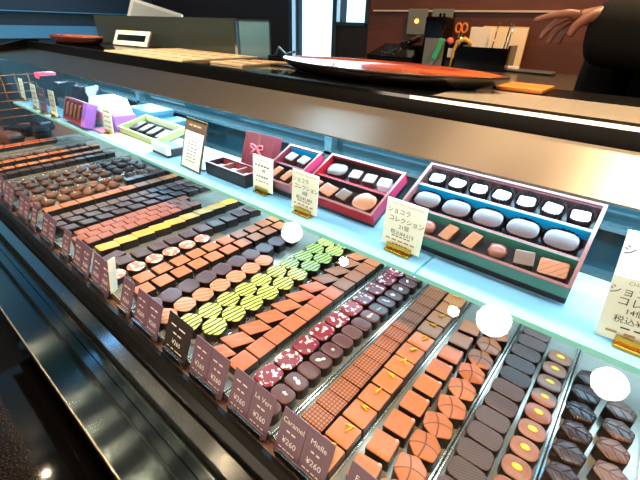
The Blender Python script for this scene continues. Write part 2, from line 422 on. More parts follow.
side, sidem = M['choc_side'], M['choc_side_m']
cm = {}
def T(name, *a, **k): cm[name] = mat(name, *a, **k)
def TP(name, *a, **k): cm[name] = pattern_mat(name, *a, **k)
TP('hexdark', (66,42,36), (34,20,17), 'veins', .3, .013, .0009)
TP('hexsheen', (122,84,68), (92,58,46), 'veins', .35, .013, .0009)  # same hexagons, with reflected sheen painted in as paler brown
TP('ridged', (92,66,56), (72,50,42), 'stripes', .45, .0035, .0007, 1.2, .3)
T('dotoval', (150,92,66), .35, var=.1)
T('milk', (184,100,48), .38, var=.06, scale=40)
TP('cushion', (180,96,46), (110,52,28), 'cross', .4, .01, .0009)
TP('waffle', (188,104,50), (96,44,22), 'grid', .4, .0052, .0008)
T('milk2', (184,104,50), .36, var=.05)
TP('redmarble', (128,18,26), (235,210,205), 'blotch', .3, 115, .58)
T('dkbrown', (92,50,42), .32, var=.08)
TP('slant', (186,96,50), (215,135,90), 'line', .35, .01, .0005, .75, .1)
T('plainor', (186,96,50), .36, var=.05)
TP('green', (204,206,86), (40,38,20), 'stripes', .3, .0092, .0017, .6, .1)
T('plum', (86,56,58), .35, var=.1)
TP('orline', (206,116,78), (240,170,120), 'stripes', .35, .011, .0009, 1.0, .1)
T('orsq', (200,106,54), .4, var=.06)
T('lozenge', (84,52,46), .35, var=.1)
TP('whmarb', (206,112,82), (245,225,205), 'blotch', .35, 90, .55)
T('goldtop', (222,158,44), .3, var=.12, scale=30)
T('brick', (156,80,48), .38, var=.1)
T('rhomb', (72,46,40), .3, var=.15)
T('flat', (96,70,58), .4, var=.1)
T('oblong', (180,100,50), .4, var=.1)
T('rocher', (112,66,42), .5, var=.3, bump=.6, scale=150)
T('darkmound', (74,44,34), .45, var=.3, bump=.6, scale=150)
T('nutmilk', (180,96,46), .42, var=.15)
T('peel', (200,96,44), .35, var=.2)
T('mix', (88,58,42), .45, var=.35, bump=.4, scale=120)
M['pink'] = mat('pink_dot', (235,150,130), .4); M['yellow'] = mat('yellow_dot', (250,195,60), .4); M['peelbit'] = mat('candied_peel', (250,190,40), .3)
M['flake'] = mat('white_flake', (250,240,232), .5); M['nut'] = mat('nut_cream', (235,205,150), .5)

me_pink = MB().ico((0,0,0), .0034, 2, 0, (1,1,.7)).mesh('pink_dot', M['pink'])
me_yel = MB().lathe([(.0062,0),(.0062,.0006),(.004,.0012)], seg=16, sx=1.0, sy=.72).mesh('yellow_dot', M['yellow'])
def peel_mesh(seed):
    random.seed(seed); b = MB()
    for k in range(2):
        a = random.uniform(0, 1.2); c = Vector((random.uniform(-.004,.004), random.uniform(-.003,.003), .0012+.001*k)); d = Vector((math.cos(a), math.sin(a), 0))*.006
        b.tube([c-d, c-d*.3+Vector((0,0,.001)), c+d*.4, c+d], .0012, 6)
    return b.mesh('orange_peel', M['peelbit'])
me_peel = [peel_mesh(s) for s in (1,2,3)]
def flake_mesh(seed):
    random.seed(seed); b = MB()
    for k in range(random.choice((1,2,2))):
        b.ico((random.uniform(-.006,.006), random.uniform(-.004,.004), .0004), random.uniform(.0034,.006), 1, .35, (1,.75,.2))
    return b.mesh('white_flake', M['flake'])
me_flake = [flake_mesh(s) for s in range(5, 10)]
me_nut = MB().ico((0,0,0), .0042, 1, .1, (1,.8,.6)).mesh('nut', M['nut'])
random.seed(11)
def rough_mesh(name, r, m, sc=(1,1,.6), n=.13):
    b = MB(); b.ico((0,0,r*sc[2]*.8), r, 2, n, sc); me = b.mesh(name, m)
    for v in me.vertices:
        if v.co.z < 0: v.co.z = 0
    return me

H = .018; TALL = 1.12
hexa = [(.0205*math.cos(k*PI/3+.35), .0195*math.sin(k*PI/3+.35)) for k in range(6)]
oct_ = lambda w, d, k=.62: [(-w/2,-d/2*k*.4),(-w/2*k,-d/2),(w/2*k,-d/2),(w/2,-d/2*k*.4),(w/2,d/2*k*.4),(w/2*k,d/2),(-w/2*k,d/2),(-w/2,d/2*k*.4)]
leaf = lambda w, d: [(-w*.5,-d*.12),(-w*.2,-d*.5),(w*.38,-d*.46),(w*.5,d*.12),(w*.2,d*.5),(-w*.38,d*.46)]
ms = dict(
 hexd=choc_mesh('hex_dark', hexa, .004, .019, .0045, cm['hexdark'], side, .0012), hexp=choc_mesh('hex_sheen', hexa, .004, .019, .0045, cm['hexsheen'], side, .0012),
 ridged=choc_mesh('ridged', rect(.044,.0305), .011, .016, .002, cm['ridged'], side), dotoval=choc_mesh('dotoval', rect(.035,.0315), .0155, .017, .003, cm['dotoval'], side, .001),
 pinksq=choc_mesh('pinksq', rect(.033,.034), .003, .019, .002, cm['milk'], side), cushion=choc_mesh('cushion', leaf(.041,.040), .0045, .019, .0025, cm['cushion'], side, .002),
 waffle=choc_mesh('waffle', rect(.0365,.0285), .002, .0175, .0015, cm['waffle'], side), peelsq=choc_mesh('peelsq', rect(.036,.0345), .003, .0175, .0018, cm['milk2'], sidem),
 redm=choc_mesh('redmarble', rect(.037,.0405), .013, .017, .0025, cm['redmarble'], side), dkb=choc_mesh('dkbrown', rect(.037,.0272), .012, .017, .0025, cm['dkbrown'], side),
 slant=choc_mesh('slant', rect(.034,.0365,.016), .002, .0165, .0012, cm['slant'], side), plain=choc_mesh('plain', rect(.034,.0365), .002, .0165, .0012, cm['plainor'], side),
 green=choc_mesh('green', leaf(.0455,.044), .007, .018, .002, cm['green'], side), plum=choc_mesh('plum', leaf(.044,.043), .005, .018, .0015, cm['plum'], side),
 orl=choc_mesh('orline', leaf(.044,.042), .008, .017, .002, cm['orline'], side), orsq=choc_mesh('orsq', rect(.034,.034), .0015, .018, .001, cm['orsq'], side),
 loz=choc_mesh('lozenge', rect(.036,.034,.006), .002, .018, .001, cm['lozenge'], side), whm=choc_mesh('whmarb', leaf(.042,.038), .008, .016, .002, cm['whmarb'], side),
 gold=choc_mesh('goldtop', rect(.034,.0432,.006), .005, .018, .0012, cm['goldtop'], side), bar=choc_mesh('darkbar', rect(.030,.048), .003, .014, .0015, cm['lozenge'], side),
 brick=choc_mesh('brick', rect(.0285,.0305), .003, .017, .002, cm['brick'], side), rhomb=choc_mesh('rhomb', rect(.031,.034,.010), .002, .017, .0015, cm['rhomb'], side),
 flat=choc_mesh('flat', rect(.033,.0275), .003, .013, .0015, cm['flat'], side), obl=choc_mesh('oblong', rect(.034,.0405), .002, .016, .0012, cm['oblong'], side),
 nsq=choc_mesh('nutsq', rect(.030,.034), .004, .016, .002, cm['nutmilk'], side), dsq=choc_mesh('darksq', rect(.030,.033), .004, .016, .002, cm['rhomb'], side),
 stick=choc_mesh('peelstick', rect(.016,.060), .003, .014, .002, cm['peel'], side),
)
rocher = [rough_mesh('rocher', .0185, cm['rocher'], (1,1,.58), .22) for _ in range(3)]
mound = [rough_mesh('darkmound', .0185, cm['darkmound'], (1.05,1,.5), .24) for _ in range(3)]
mixes = [rough_mesh('mixednut', .018, cm['mix'], (1,1.1,.5), .16) for _ in range(3)]

for me_ in ms.values():
    for v in me_.vertices: v.co.z *= TALL

def column(me, look, x, yb, pitch, n, rot=0, jit=.0012, rj=.04, tops=None, group=None, cat='chocolate', name='chocolate_bonbon', z=-.4792, slope=0, skip=()):
    """n chocolates from the shelf end (y = yb) towards the front"""
    for i in range(n):
        if i in skip: continue
        y = yb - i*pitch
        m = random.choice(me) if isinstance(me, list) else me
        o = place(name, m, None, (x + slope*(y-.4) + random.uniform(-jit, jit), y + random.uniform(-jit, jit)*.6, O+z), (0, 0, rot + random.uniform(-rj, rj)))
        setp(o, '%s, %s from the back of its row' % (look, ORD[i]), cat, group or look.split(',')[0]+' row')
        if tops:
            nm, mm, pos, pr = tops
            if pr < 1 and random.random() > pr: continue
            c = place(nm, random.choice(mm) if isinstance(mm, list) else mm, o, (pos[0], pos[1], pos[2]*(TALL if not isinstance(me, list) else 1)), (0, 0, random.uniform(0, PI) if isinstance(mm, list) else 0))

column(ms['hexd'], 'dark glossy hexagonal chocolate with veined top', .064, .583, .0383, 7, 0, .0015, .06)
column(ms['hexp'], 'hexagonal veined chocolate with painted pale sheen', .106, .546, .0383, 6, 0, .0015, .06)
column(ms['ridged'], 'long ridged dark chocolate with rounded ends', -.026, .639, .032, 13, .0, .001, .04)
column(ms['dotoval'], 'brown oval chocolate with yellow centre dot', .0185, .600, .0336, 10, 0, .001, .1, ('yellow_dot', me_yel, (0,0,.0178), 1))
column(ms['pinksq'], 'square milk chocolate with pink corner dot', -.119, .568, .041, 9, .06, .001, .08, ('pink_dot', me_pink, (.0125,.0145,.0175), 1))
column(ms['cushion'], 'milk chocolate cushion with cross-scored top', -.0775, .585, .0385, 10, .35, .0012, .22)
column(ms['waffle'], 'waffle-scored milk chocolate oblong', -.2085, .645, .0297, 15, 0, .0006, .015, slope=-.012)
column(ms['peelsq'], 'square milk chocolate topped with yellow peel', -.1685, .628, .0365, 12, 0, .0006, .02, ('orange_peel', me_peel, (0,.009,.0175), .92), slope=-.012)
column(ms['redm'], 'red chocolate marbled with white', -.3085, .640, .0418, 10, 0, .0008, .04)
column(ms['dkb'], 'dark rounded chocolate flecked with white', -.269, .645, .0279, 16, 0, .0006, .04, ('white_flake', me_flake, (0,0,.017), .85))
column(ms['slant'], 'slanted orange-brown chocolate with a pale line', -.4025, .632, .0392, 11, 0, .0005, .01, slope=-.01)
column(ms['plain'], 'plain oblong orange-brown chocolate', -.3615, .640, .0385, 11, 0, .0005, .01, slope=-.02)
column(ms['green'], 'green-striped oval chocolate in the left row', -.497, .632, .0424, 10, .5, .0012, .08, slope=-.01)
column(ms['green'], 'green-striped oval chocolate in the right row', -.457, .655, .0424, 10, .5, .0012, .08, slope=-.01)
column(ms['plum'], 'plum-dark pointed oval chocolate', -.589, .592, .0402, 10, .4, .001, .05)
column(ms['orl'], 'orange-brown oval chocolate with pale lines', -.5485, .475, .0405, 7, .5, .001, .08, slope=-.03)
column(ms['orsq'], 'spaced orange-brown square chocolate in the left row', -.683, .637, .0412, 10, 0, .0008, .03)
column(ms['orsq'], 'spaced orange-brown square chocolate in the right row', -.6435, .6155, .0412, 10, 0, .0008, .03)
column(ms['loz'], 'dark brown lozenge chocolate', -.775, .633, .0406, 10, 0, .0008, .03)
column(ms['whm'], 'orange oval chocolate marbled with white', -.735, .442, .0415, 6, .5, .0008, .06)
column(ms['gold'], 'gold-topped dark chocolate in a touching row', -.860, .662, .0434, 10, 0, .0006, .02)
o = place('chocolate_bar', ms['bar'], None, (-.815, .262, zc(-.4792)), (0, 0, .25)); setp(o, 'short dark chocolate bar lying beside the front of the gold-topped row', 'chocolate')
for x, nm in ((-.978, 'left'), (-.949, 'middle'), (-.920, 'right')):
    column(ms['brick'], 'small red-brown brick chocolate in the %s row' % nm, x, .545-(.016 if nm == 'middle' else 0), .0315, 10, 0, .0005, .02, slope=-.02)
column(ms['rhomb'], 'dark rhombus chocolate in the left row', -1.061, .625, .0432, 10, .1, .0008, .06)
column(ms['rhomb'], 'dark rhombus chocolate in the right row', -1.022, .640, .0432, 10, .1, .0008, .06)
column(ms['flat'], 'flat dark brown square chocolate', -1.110, .645, .0308, 14, 0, .0005, .02)
column(ms['obl'], 'orange-brown oblong chocolate in a single file', -1.174, .645, .0425, 10, 0, .0005, .01)
column(rocher, 'rough nutty rocher cluster in the right row', -1.247, .46, .037, 7, 0, .002, 3, ('nut', me_nut, (.004,-.004,.020), .7))
column(ms['dsq'], 'dark bluish square chocolate behind the rocher clusters', -1.247, .65, .034, 5, 0, .001, .05)
column(rocher, 'rough nutty rocher cluster in the left row', -1.296, .62, .040, 10, 0, .002, 3, ('nut', me_nut, (-.003,.004,.020), .5))
for x, nm in ((-1.372, 'right'), (-1.422, 'middle'), (-1.472, 'left')):
    column(mound, 'dark rough chocolate mound in the %s row' % nm, x, .615, .041, 10, 0, .002, 3, ('nut', me_nut, (.004,-.008,.018), .45))
column(ms['dsq'], 'dark square chocolate near the orange squares', -1.582, .60, .036, 11, 0, .001, .05)
column(ms['nsq'], 'orange-brown square chocolate dotted with a nut', -1.640, .58, .037, 10, 0, .001, .05, ('nut', me_nut, (.003,-.004,.0165), .9))
column(ms['nsq'], 'plain orange-brown square in the far left trays', -1.722, .60, .037, 10, 0, .001, .05)
column(mixes, 'dark mixed nut chocolate piece', -1.80, .58, .040, 9, 0, .002, 3, ('nut', me_nut, (.003,-.005,.012), .6))
column(ms['stick'], 'orange peel stick in the left file', -1.965, .51, .062, 5, 0, .001, .02, name='candied_peel_stick', cat='candied peel')
column(ms['stick'], 'orange peel stick in the right file', -1.935, .50, .062, 5, 0, .001, .02, name='candied_peel_stick', cat='candied peel')

# ------------------------------------------------------------------ purple price cards on clips along the front
def lines(mb, w, z, h=.0014, segs=3, y=-.0009):
    x = -w/2
    for k in range(segs):
        ww = w/segs*random.uniform(.55, .85); mb.quad([(x, y, z), (x+ww, y, z), (x+ww, y, z+h), (x, y, z+h)]); x += w/segs
    return mb
def price_card(x, panels, label, lean=.38, h=.066, w=.041, yaw=.0, dark=None):
    t = empty('price_card', (x, .1978, zc(-.492)), label, 'price card', 'price cards along the front of the trays', (0, 0, yaw))
    n = len(panels); W = n*w
    MB().box(-W*.42, W*.42, -.005, .0032, 0, .006, .001).box(-W*.42, W*.42, -.0042, -.0026, .004, .018).box(-W*.42, W*.42, .0008, .002, .004, .014).build('clip', M['chrome'], t)
    for i, p in enumerate(panels):
        cx = (i-(n-1)/2)*w
        mtx = Matrix.Translation((cx, 0, .007)) @ Matrix.Rotation(-lean, 4, 'X')
        pn = MB().box(-w/2+.0004, w/2-.0004, -.0007, .0007, 0, h).build('card_panel', dark or M['purple'], t); pn.matrix_local = mtx
        if p:
            tm = place('lettering', text_mesh(p, .0105 if len(p) < 8 else .0085, M['ink_w']), pn, (0, -.0009, h*.72), (PI/2, 0, 0))
        l = MB()
        if not p: lines(l, w*.66, h*.74, .0022, 2)
        lines(l, w*.4, h*.56, .0022, 2); lines(l, w*.7, h*.17, .0018, 4)
        l.build('small_print', M['ink_w'], pn)
        place('lettering', text_mesh('¥260', .0115, M['ink_w']), pn, (0, -.0009, h*.31), (PI/2, 0, 0))
PC = [(-.190, ['Caramel', 'Mielle'], 'purple double price card before the waffle-scored chocolates'),
      (-.287, [None, 'Le Vert'], 'purple double price card before the red marbled chocolates'),
      (-.382, [None, None], 'purple double price card before the slanted orange-brown chocolates'),
      (-.562, [None, None], 'purple double price card before the plum-dark ovals'),
      (-.6375, [None], 'single purple price card before the spaced orange-brown squares'),
      (-.745, [None, None], 'purple double price card before the dark lozenges and a white wafer'),
      (-.838, [None, None], 'purple double price card before the gold-topped strip'),
      (-.925, [None], 'single purple price card before the small red-brown bricks'),
      (-1.035, [None, None], 'purple double price card before the dark rhombus chocolates'),
      (-1.135, [None], 'single purple price card before the orange-brown oblongs'),
      (-1.215, [None, None], 'purple double price card before the rocher clusters'),
      (-1.345, [None, None], 'purple double price card before the dark mounds'),
      (-1.45, [None, None], 'leftmost visible purple double price card'),
      (-.085, ['Fram', None], 'purple price card at the bottom edge, before the pink-dotted squares')]
for x, p, l in PC: price_card(x, p, l)
M['smoke'] = mat('dark_smoked_card', (52, 44, 44), .15)
price_card(-.468, [None], 'wide dark price card with yellow top edge before the green-striped ovals', w=.066, h=.070, dark=M['smoke'])
o = MB().box(-.0015, .0015, -.009, .009, 0, .075).build('wafer', M['cream'], None, (-.706, .212, zc(-.48))); o.rotation_euler = (-.1, .1, .5)
setp(o, 'pale wafer-like slip standing behind the card before the dark lozenges', 'card')

# ------------------------------------------------------------------ gift boxes on the shelf
TH = math.radians(24.5)
def tilt(x, y0): return Matrix.Translation((x, y0, zc(-.3193))) @ Matrix.Rotation(TH, 4, 'X')
M['mauve'] = mat('mauve_box_card', (150, 92, 88), .25); M['boxblack'] = mat('dark_brown_box', (30, 18, 16), .35)
M['boxgreen'] = mat('green_box_card', (70, 120, 100), .35); M['boxblue'] = mat('blue_liner', (12, 130, 175), .4)
M['boxred'] = mat('red_box_card', (176, 16, 28), .55, spec=.25); M['boxpink'] = mat('pink_box_side', (196, 50, 90), .45)
M['boxmaroon'] = mat('maroon_box_card', (128, 44, 52), .35); M['rim'] = mat('pale_box_rim', (132, 72, 62), .3)
M['boxin'] = mat('brown_liner', (40, 24, 22), .4); M['mauvein'] = mat('mauve_liner', (112, 70, 72), .4); M['redin'] = mat('red_liner', (170, 60, 62), .4)
wedges = []
def gift_box(name, x0, x1, y0, L, t, label, outer, front, right, rowdef, base_h=.014, matrix=None, rim=None):
    """local frame: x from 0, y from the front edge, z up from the underside; rowdef = list of (y0,y1,liner material)"""
    W = x1-x0; w = .005
    g = empty(name, label=label, cat='gift box', matrix=matrix or tilt(x0, y0))
    MB().box(0, W, 0, L, 0, base_h, .0008).build('box_base', M['boxblack'], g)
    MB().box(0, W, -.0004, w, base_h, t).build('front_wall', front, g)
    MB().box(0, W, L-w, L, base_h, t).build('rear_wall', outer, g)
    MB().box(0, w, w, L-w, base_h, t).build('side_wall', outer, g)
    MB().box(W-w, W, w, L-w, base_h, t).build('side_wall', right, g)
    r = MB(); z0, z1 = t, t+.0012
    r.box(0, W, 0, w, z0, z1).box(0, W, L-w, L, z0, z1).box(0, w, w, L-w, z0, z1).box(W-w, W, w, L-w, z0, z1)
    r.build('rim', rim or M['rim'], g)
    for i, (a, b, lm) in enumerate(rowdef):
        l = MB(); l.box(w, W-w, b-.0012, b, base_h, t-.002)
        MB().box(w, W-w, a, b, base_h, base_h+.001).build('row_floor', M['boxin'], g)
        l.build('row_liner', lm, g)
        if i: MB().box(w, W-w, a-.005, a, base_h, t-.004).build('divider', outer, g)
    if matrix is None:
        hh = L*math.sin(TH)
        s = MB().prism([(.02, .0), (L*math.cos(TH)*.93, 0), (L*math.cos(TH)*.93, hh*.93-.001), (.02, .02*math.tan(TH)-.001)], .01, W-.01)
        o = s.build('display_wedge', M['clear'], None, (x0, y0, zc(-.3193)))
        setp(o, 'clear sloping stand under the '+label.split(' holding')[0], 'stand')
    return g
gD = gift_box('gift_box', -.2815, -.004, .526, .165, .036, 'largest open gift box with three rows holding blue and green liners', M['mauve'], M['boxgreen'], M['boxmaroon'],
     [(.006,.052,M['boxgreen']), (.058,.108,M['boxblue']), (.114,.159,M['mauvein'])])
gC = gift_box('gift_box', -.495, -.316, .536, .123, .030, 'red gift box holding two rows of chocolates', M['boxred'], M['boxred'], M['boxpink'],
     [(.006,.058,M['boxin']), (.064,.117,M['boxin'])], .009)
gB = gift_box('gift_box', -.600, -.506, .528, .1135, .038, 'small teal-lined gift box holding four bars', M['boxmaroon'], M['mauve'], M['boxpink'],
     [(.006,.052,M['boxin']), (.058,.1075,M['boxblue'])], .018)

def inbox(g_m, me, x, y, z, rot, label, name='boxed_chocolate', cat='chocolate', group=None):
    o = place(name, me); o.matrix_world = g_m @ Matrix.Translation((x, y, z)) @ Matrix.Rotation(rot, 4, 'Z'); setp(o, label, cat, group); return o
def cup_mesh(name, rx, ry, h, m, n=24):
    b = bmesh.new(); lo = []; hi = []
    for k in range(n*2):
        a = 2*PI*k/(n*2); f = 1 + (.05 if k % 2 else -.05)
        lo.append(b.verts.new((rx*.86*math.cos(a), ry*.86*math.sin(a), 0))); hi.append(b.verts.new((rx*f*math.cos(a), ry*f*math.sin(a), h)))
    for k in range(n*2): b.faces.new((lo[k], lo[(k+1) % (n*2)], hi[(k+1) % (n*2)], hi[k]))
    b.faces.new(lo[::-1]); me = bpy.data.meshes.new(name); b.to_mesh(me); b.free(); me.materials.append(m)
    return me
M['cup'] = frosted('smoky_cup', (70, 52, 52), .55); M['cupblack'] = mat('black_cup', (16, 11, 11), .3)
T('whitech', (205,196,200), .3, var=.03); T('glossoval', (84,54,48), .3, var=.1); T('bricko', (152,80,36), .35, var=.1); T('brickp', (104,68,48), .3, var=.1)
TP('lined', (164,82,34), (110,48,18), 'stripes', .35, .008, .0006, .8, .2); T('truff', (150,72,50), .35, var=.35, scale=120); T('greych', (120,102,106), .3, var=.1)
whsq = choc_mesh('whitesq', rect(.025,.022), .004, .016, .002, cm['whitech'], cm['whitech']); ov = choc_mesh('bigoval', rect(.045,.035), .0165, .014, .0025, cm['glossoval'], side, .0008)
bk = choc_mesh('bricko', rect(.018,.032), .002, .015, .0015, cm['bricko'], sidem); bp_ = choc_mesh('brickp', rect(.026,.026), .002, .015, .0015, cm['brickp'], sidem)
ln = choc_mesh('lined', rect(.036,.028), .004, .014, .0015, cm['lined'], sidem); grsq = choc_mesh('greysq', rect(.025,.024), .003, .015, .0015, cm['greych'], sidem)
trf = rough_mesh('truffle', .0135, cm['truff'], (1,1,.7), .1)
cup1 = cup_mesh('cup', .0178, .0178, .0205, M['cup']); cup2 = cup_mesh('ovalcup', .0265, .0215, .013, M['cupblack'])
mD = tilt(-.2815, .526)
for i in range(7):
    x = .026+i*.0376
    inbox(mD, cup1, x, .137, .0152, 0, 'smoky pleated cup in back row of largest box, %s from left' % ORD[i], 'paper_cup', 'cup', 'pleated cups in the largest box')
    inbox(mD, whsq, x, .136, .0156, .1*(-1)**i, 'white square chocolate in back row of largest box, %s from left' % ORD[i], group='back row of the largest box')  # near-white on tops and sides alike
for i in range(5):
    x = .034+i*.0522
    inbox(mD, cup2, x, .083, .0152, 0, 'black oval cup in middle row of largest box, %s from left' % ORD[i], 'paper_cup', 'cup', 'oval cups in the largest box')
    inbox(mD, ov, x, .083, .0156, 0, 'glossy oval chocolate in middle row of largest box, %s from left' % ORD[i], group='middle row of the largest box')
for i, (m_, l, r) in enumerate([(bp_, 'brown square', .3), (trf, 'rough orange truffle', 0), (bk, 'upright orange brick', -.2), (bk, 'second upright brick', -.2), (trf, 'pink-topped round truffle', 0), (bp_, 'dull brown square', .2), (ln, 'orange diagonal-lined oblong', .1)]):
    inbox(mD, m_, .024+i*.0375, .030, .0152, r, '%s chocolate in front row of largest box, %s from left' % (l, ORD[i]), group='front row of the largest box')
mC = tilt(-.495, .536)
for i, (m_, l) in enumerate([(ov, 'pale grey oval'), (grsq, 'grey-pink square'), (grsq, 'darker grey square'), (whsq, 'white square')]):
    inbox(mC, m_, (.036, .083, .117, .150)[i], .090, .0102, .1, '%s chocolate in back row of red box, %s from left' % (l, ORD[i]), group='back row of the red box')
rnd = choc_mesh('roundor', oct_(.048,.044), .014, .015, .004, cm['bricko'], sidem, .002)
for i, (m_, l) in enumerate([(bk, 'narrow orange brick'), (ln, 'orange lined oblong'), (bp_, 'brown square'), (rnd, 'big round orange')]):
    inbox(mC, m_, (.022, .055, .094, .142)[i], .032, .0102, -.2, '%s chocolate in front row of red box, %s from left' % (l, ORD[i]), group='front row of the red box')
mB = tilt(-.600, .528)
for i, (m_, x, y, l) in enumerate([(grsq, .028, .083, 'pinkish square, back left'), (grsq, .064, .083, 'pinkish square, back right'), (bk, .028, .030, 'orange brick, front left'), (bk, .062, .030, 'orange brick, front right')]):
    inbox(mB, m_, x, y, .0192, -.15, l+' compartment of teal-lined box', group='bars in the teal-lined box')

# box A: low three-compartment box with its lid propped behind
gA = gift_box('gift_box', -.768, -.626, .4985, .054, .029, 'low dark gift box with three red compartments', M['boxblack'], M['boxblack'], M['boxblack'], [(.005,.049,M['redin'])], .006,
              Matrix.Translation((-.768, .4985, zc(-.3193))), M['rim'])
for x in (.047, .094): MB().box(x-.002, x+.002, .005, .049, .006, .027).build('divider', M['rim'], gA)
T('rosy', (200,130,130), .35, var=.2)
ros = choc_mesh('rosy', rect(.026,.024), .005, .012, .003, cm['rosy'], cm['rosy'])
for i in range(3):
    inbox(Matrix.Translation((-.768, .4985, zc(-.3193))), ros, .024+i*.047, .027, .0072, .1, 'rosy chocolate in the three-compartment box, %s from left' % ORD[i], group='rosy chocolates')
lidm = Matrix.Translation((-.7335, .572, zc(-.3083))) @ Matrix.Rotation(.10, 4, 'Z') @ Matrix.Rotation(1.2, 4, 'X')
lid = empty('box_lid', matrix=lidm, label='maroon box lid with pink ribbon bow propped behind the three-compartment box', cat='box lid')
MB().box(0, .092, 0, .085, -.028, 0, .001).build('lid_shell', M['boxmaroon'], lid)
M['ribbon'] = mat('pink_ribbon', (226, 120, 130), .25)
MB().box(.043, .050, -.0005, .0855, -.0285, .001).build('ribbon_band', M['rim'], lid)
bw_ = MB()
for s in (-1, 1):
    bw_.tube([(.0465, .05, .002), (.0465+s*.008, .056, .007), (.0465+s*.018, .057, .006), (.0465+s*.019, .050, .004), (.0465+s*.008, .046, .003), (.0465, .05, .002)], .0022, 6)
    bw_.tube([(.0465, .05, .003), (.0465+s*.010, .040, .004), (.0465+s*.016, .034, .002)], [.0022, .0026, .0018], 6)
bw_.ico((.0465, .05, .004), .0035, 2)
bw_.build('bow', M['ribbon'], lid)

# yellow-green box of dark sticks
mY = Matrix.Translation((-1.275, .533, zc(-.3193))) @ Matrix.Rotation(-.02, 4, 'Z') @ Matrix.Rotation(.22, 4, 'X')
M['lime'] = mat('lime_box_card', (176, 176, 98), .4); M['limein'] = mat('pale_lime_liner', (228, 228, 180), .5)
gY = gift_box('gift_box', 0, .232, 0, .100, .022, 'lime gift box of dark sticks on a cream sheet', M['lime'], M['lime'], M['lime'], [(.005,.095,M['limein'])], .003, mY, M['limein'])
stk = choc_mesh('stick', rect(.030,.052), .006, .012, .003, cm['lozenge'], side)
for i in range(4):
    inbox(mY, stk, .038+i*.052, .048, .0045, .25, 'dark chocolate in the lime gift box, %s from left' % ORD[i], group='dark chocolates in the lime box')
o = MB().box(-1.29, -1.02, .474, .530, zc(-.3194), zc(-.3185)).build('paper_sheet', M['cream']); setp(o, 'cream paper sheet lying in front of the lime gift box', 'paper')
o = MB().box(0, .085, 0, .012, .006, .030, .002).build('label_block', M['white_card'], None, (-1.02, .500, zc(-.3194))); o.rotation_euler = (0, 0, -.05); setp(o, 'small white block with dark base beside the standing menu card', 'label')
MB().box(.0, .085, .0125, .05, 0, .022, .003).box(0, .085, 0, .012, 0, .0055).build('block_base', M['boxin'], o)

# purple box of four chocolates, standing up, white and pink gift box behind
pb = empty('gift_box', matrix=Matrix.Translation((-1.565, .470, zc(-.3085))) @ Matrix.Rotation(-.03, 4, 'Z') @ Matrix.Rotation(1.2, 4, 'X'), label='maroon and purple gift box standing upright with four chocolate slots', cat='gift box')
M['lilac'] = mat('lilac_box_card', (170, 100, 190), .4)
MB().box(0, .19, 0, .075, -.028, -.010, .001).build('box_base', M['boxmaroon'], pb)
MB().box(0, .165, 0, .006, -.010, 0).box(0, .165, .069, .075, -.010, 0).box(0, .006, .006, .069, -.010, 0).box(.155, .165, .006, .069, -.010, 0).build('frame', M['boxmaroon'], pb)
MB().box(.165, .195, -.0005, .0755, -.0285, .001).build('end_panel', M['lilac'], pb)
MB().box(.006, .155, .006, .069, -.0102, -.0085).build('liner', M['redin'], pb)
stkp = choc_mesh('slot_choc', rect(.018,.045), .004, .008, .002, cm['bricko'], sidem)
mP = pb.matrix_world.copy()
for i in range(4): inbox(mP, stkp, .028+i*.034, .037, -.0085, 0, 'brown chocolate standing in the purple box, %s from left' % ORD[i], group='chocolates in the purple box')
gp = empty('gift_box', (-1.475, .53, zc(-.3193)), 'white and pink house-shaped gift box behind the purple box', 'gift box', rot=(0, 0, -.05))
M['pinkcard'] = mat('pink_card', (240, 150, 175), .4)
MB().prism([(0,0),(.17,0),(.17,.055),(.145,.090),(.03,.090),(0,.055)], 0, .075, 'y').build('box_body', M['white_card'], gp)
MB().box(.02, .15, -.0012, 0, .03, .052).build('pink_band', M['pinkcard'], gp)
MB().prism([(.17,.0),(.20,.0),(.20,.05),(.17,.055)], .004, .07, 'y').build('side_flap', M['lilac'], gp)
o = MB().box(0, .075, 0, .035, 0, .004).build('pink_card', M['pinkcard'], None, (-1.375, .487, zc(-.3194))); o.rotation_euler = (0, 0, -.03); setp(o, 'small flat pink card lying by the purple box', 'card')

# shelf price cards on gold clips
def shelf_card(x, y, w, h, texts, label, lean=.12, yaw=.0, m=None, gap=0, clip=True, roll=0):
    t = empty('shelf_card', (x, y, zc(-.3194)), label, 'price card', 'cream price cards on the glass shelf', (0, 0, yaw))
    if clip:
        MB().box(-w*.32, w*.32, -.012, .012, 0, .004, .001).box(-w*.32, w*.32, -.006, -.003, .004, .013).box(-w*.32, w*.32, .003, .005, .004, .010).build('clip', M['gold'], t)
    pn = MB().box(-w/2, w/2, -.0008, .0008, 0, h).build('card_panel', m or M['cream'], t)
    pn.matrix_local = Matrix.Translation((0, 0, .006)) @ Matrix.Rotation(-lean, 4, 'X') @ Matrix.Rotation(roll, 4, 'Y')
    for body, sz, fx, fz, mk in texts:
        if body is None:
            l = MB(); lines(l, w*fx, h*fz, sz, 5, -.0011); l.build('small_print', mk, pn)
        else:
            place('lettering', text_mesh(body, sz, mk), pn, (fx*w, -.0011, fz*h), (PI/2, 0, 0))
    return t
ik = M['ink']; tn = M['ink_tan']
def std(n, price, s=1): return [('CHOCOLAT COLLECTION', .0048*s, 0, .90, tn), ('ショコラ', .0105*s, -.16, .73, ik), ('コレクション', .0105*s, .05, .56, ik), (n, .009*s, .02, .43, ik), (price, .0088*s, .0, .29, ik), (None, .0016*s, .5, .24, ik), (None, .0026*s, .8, .145, tn), (None, .0012*s, .4, .07, ik)]
shelf_card(-.239, .494, .070, .080, std('21個', '税込¥4,515'), 'cream price card before the largest gift box', .06, -.03)
shelf_card(-.447, .492, .066, .077, std('8個', '税込¥1,890'), 'cream price card before the red gift box', .06, -.03)
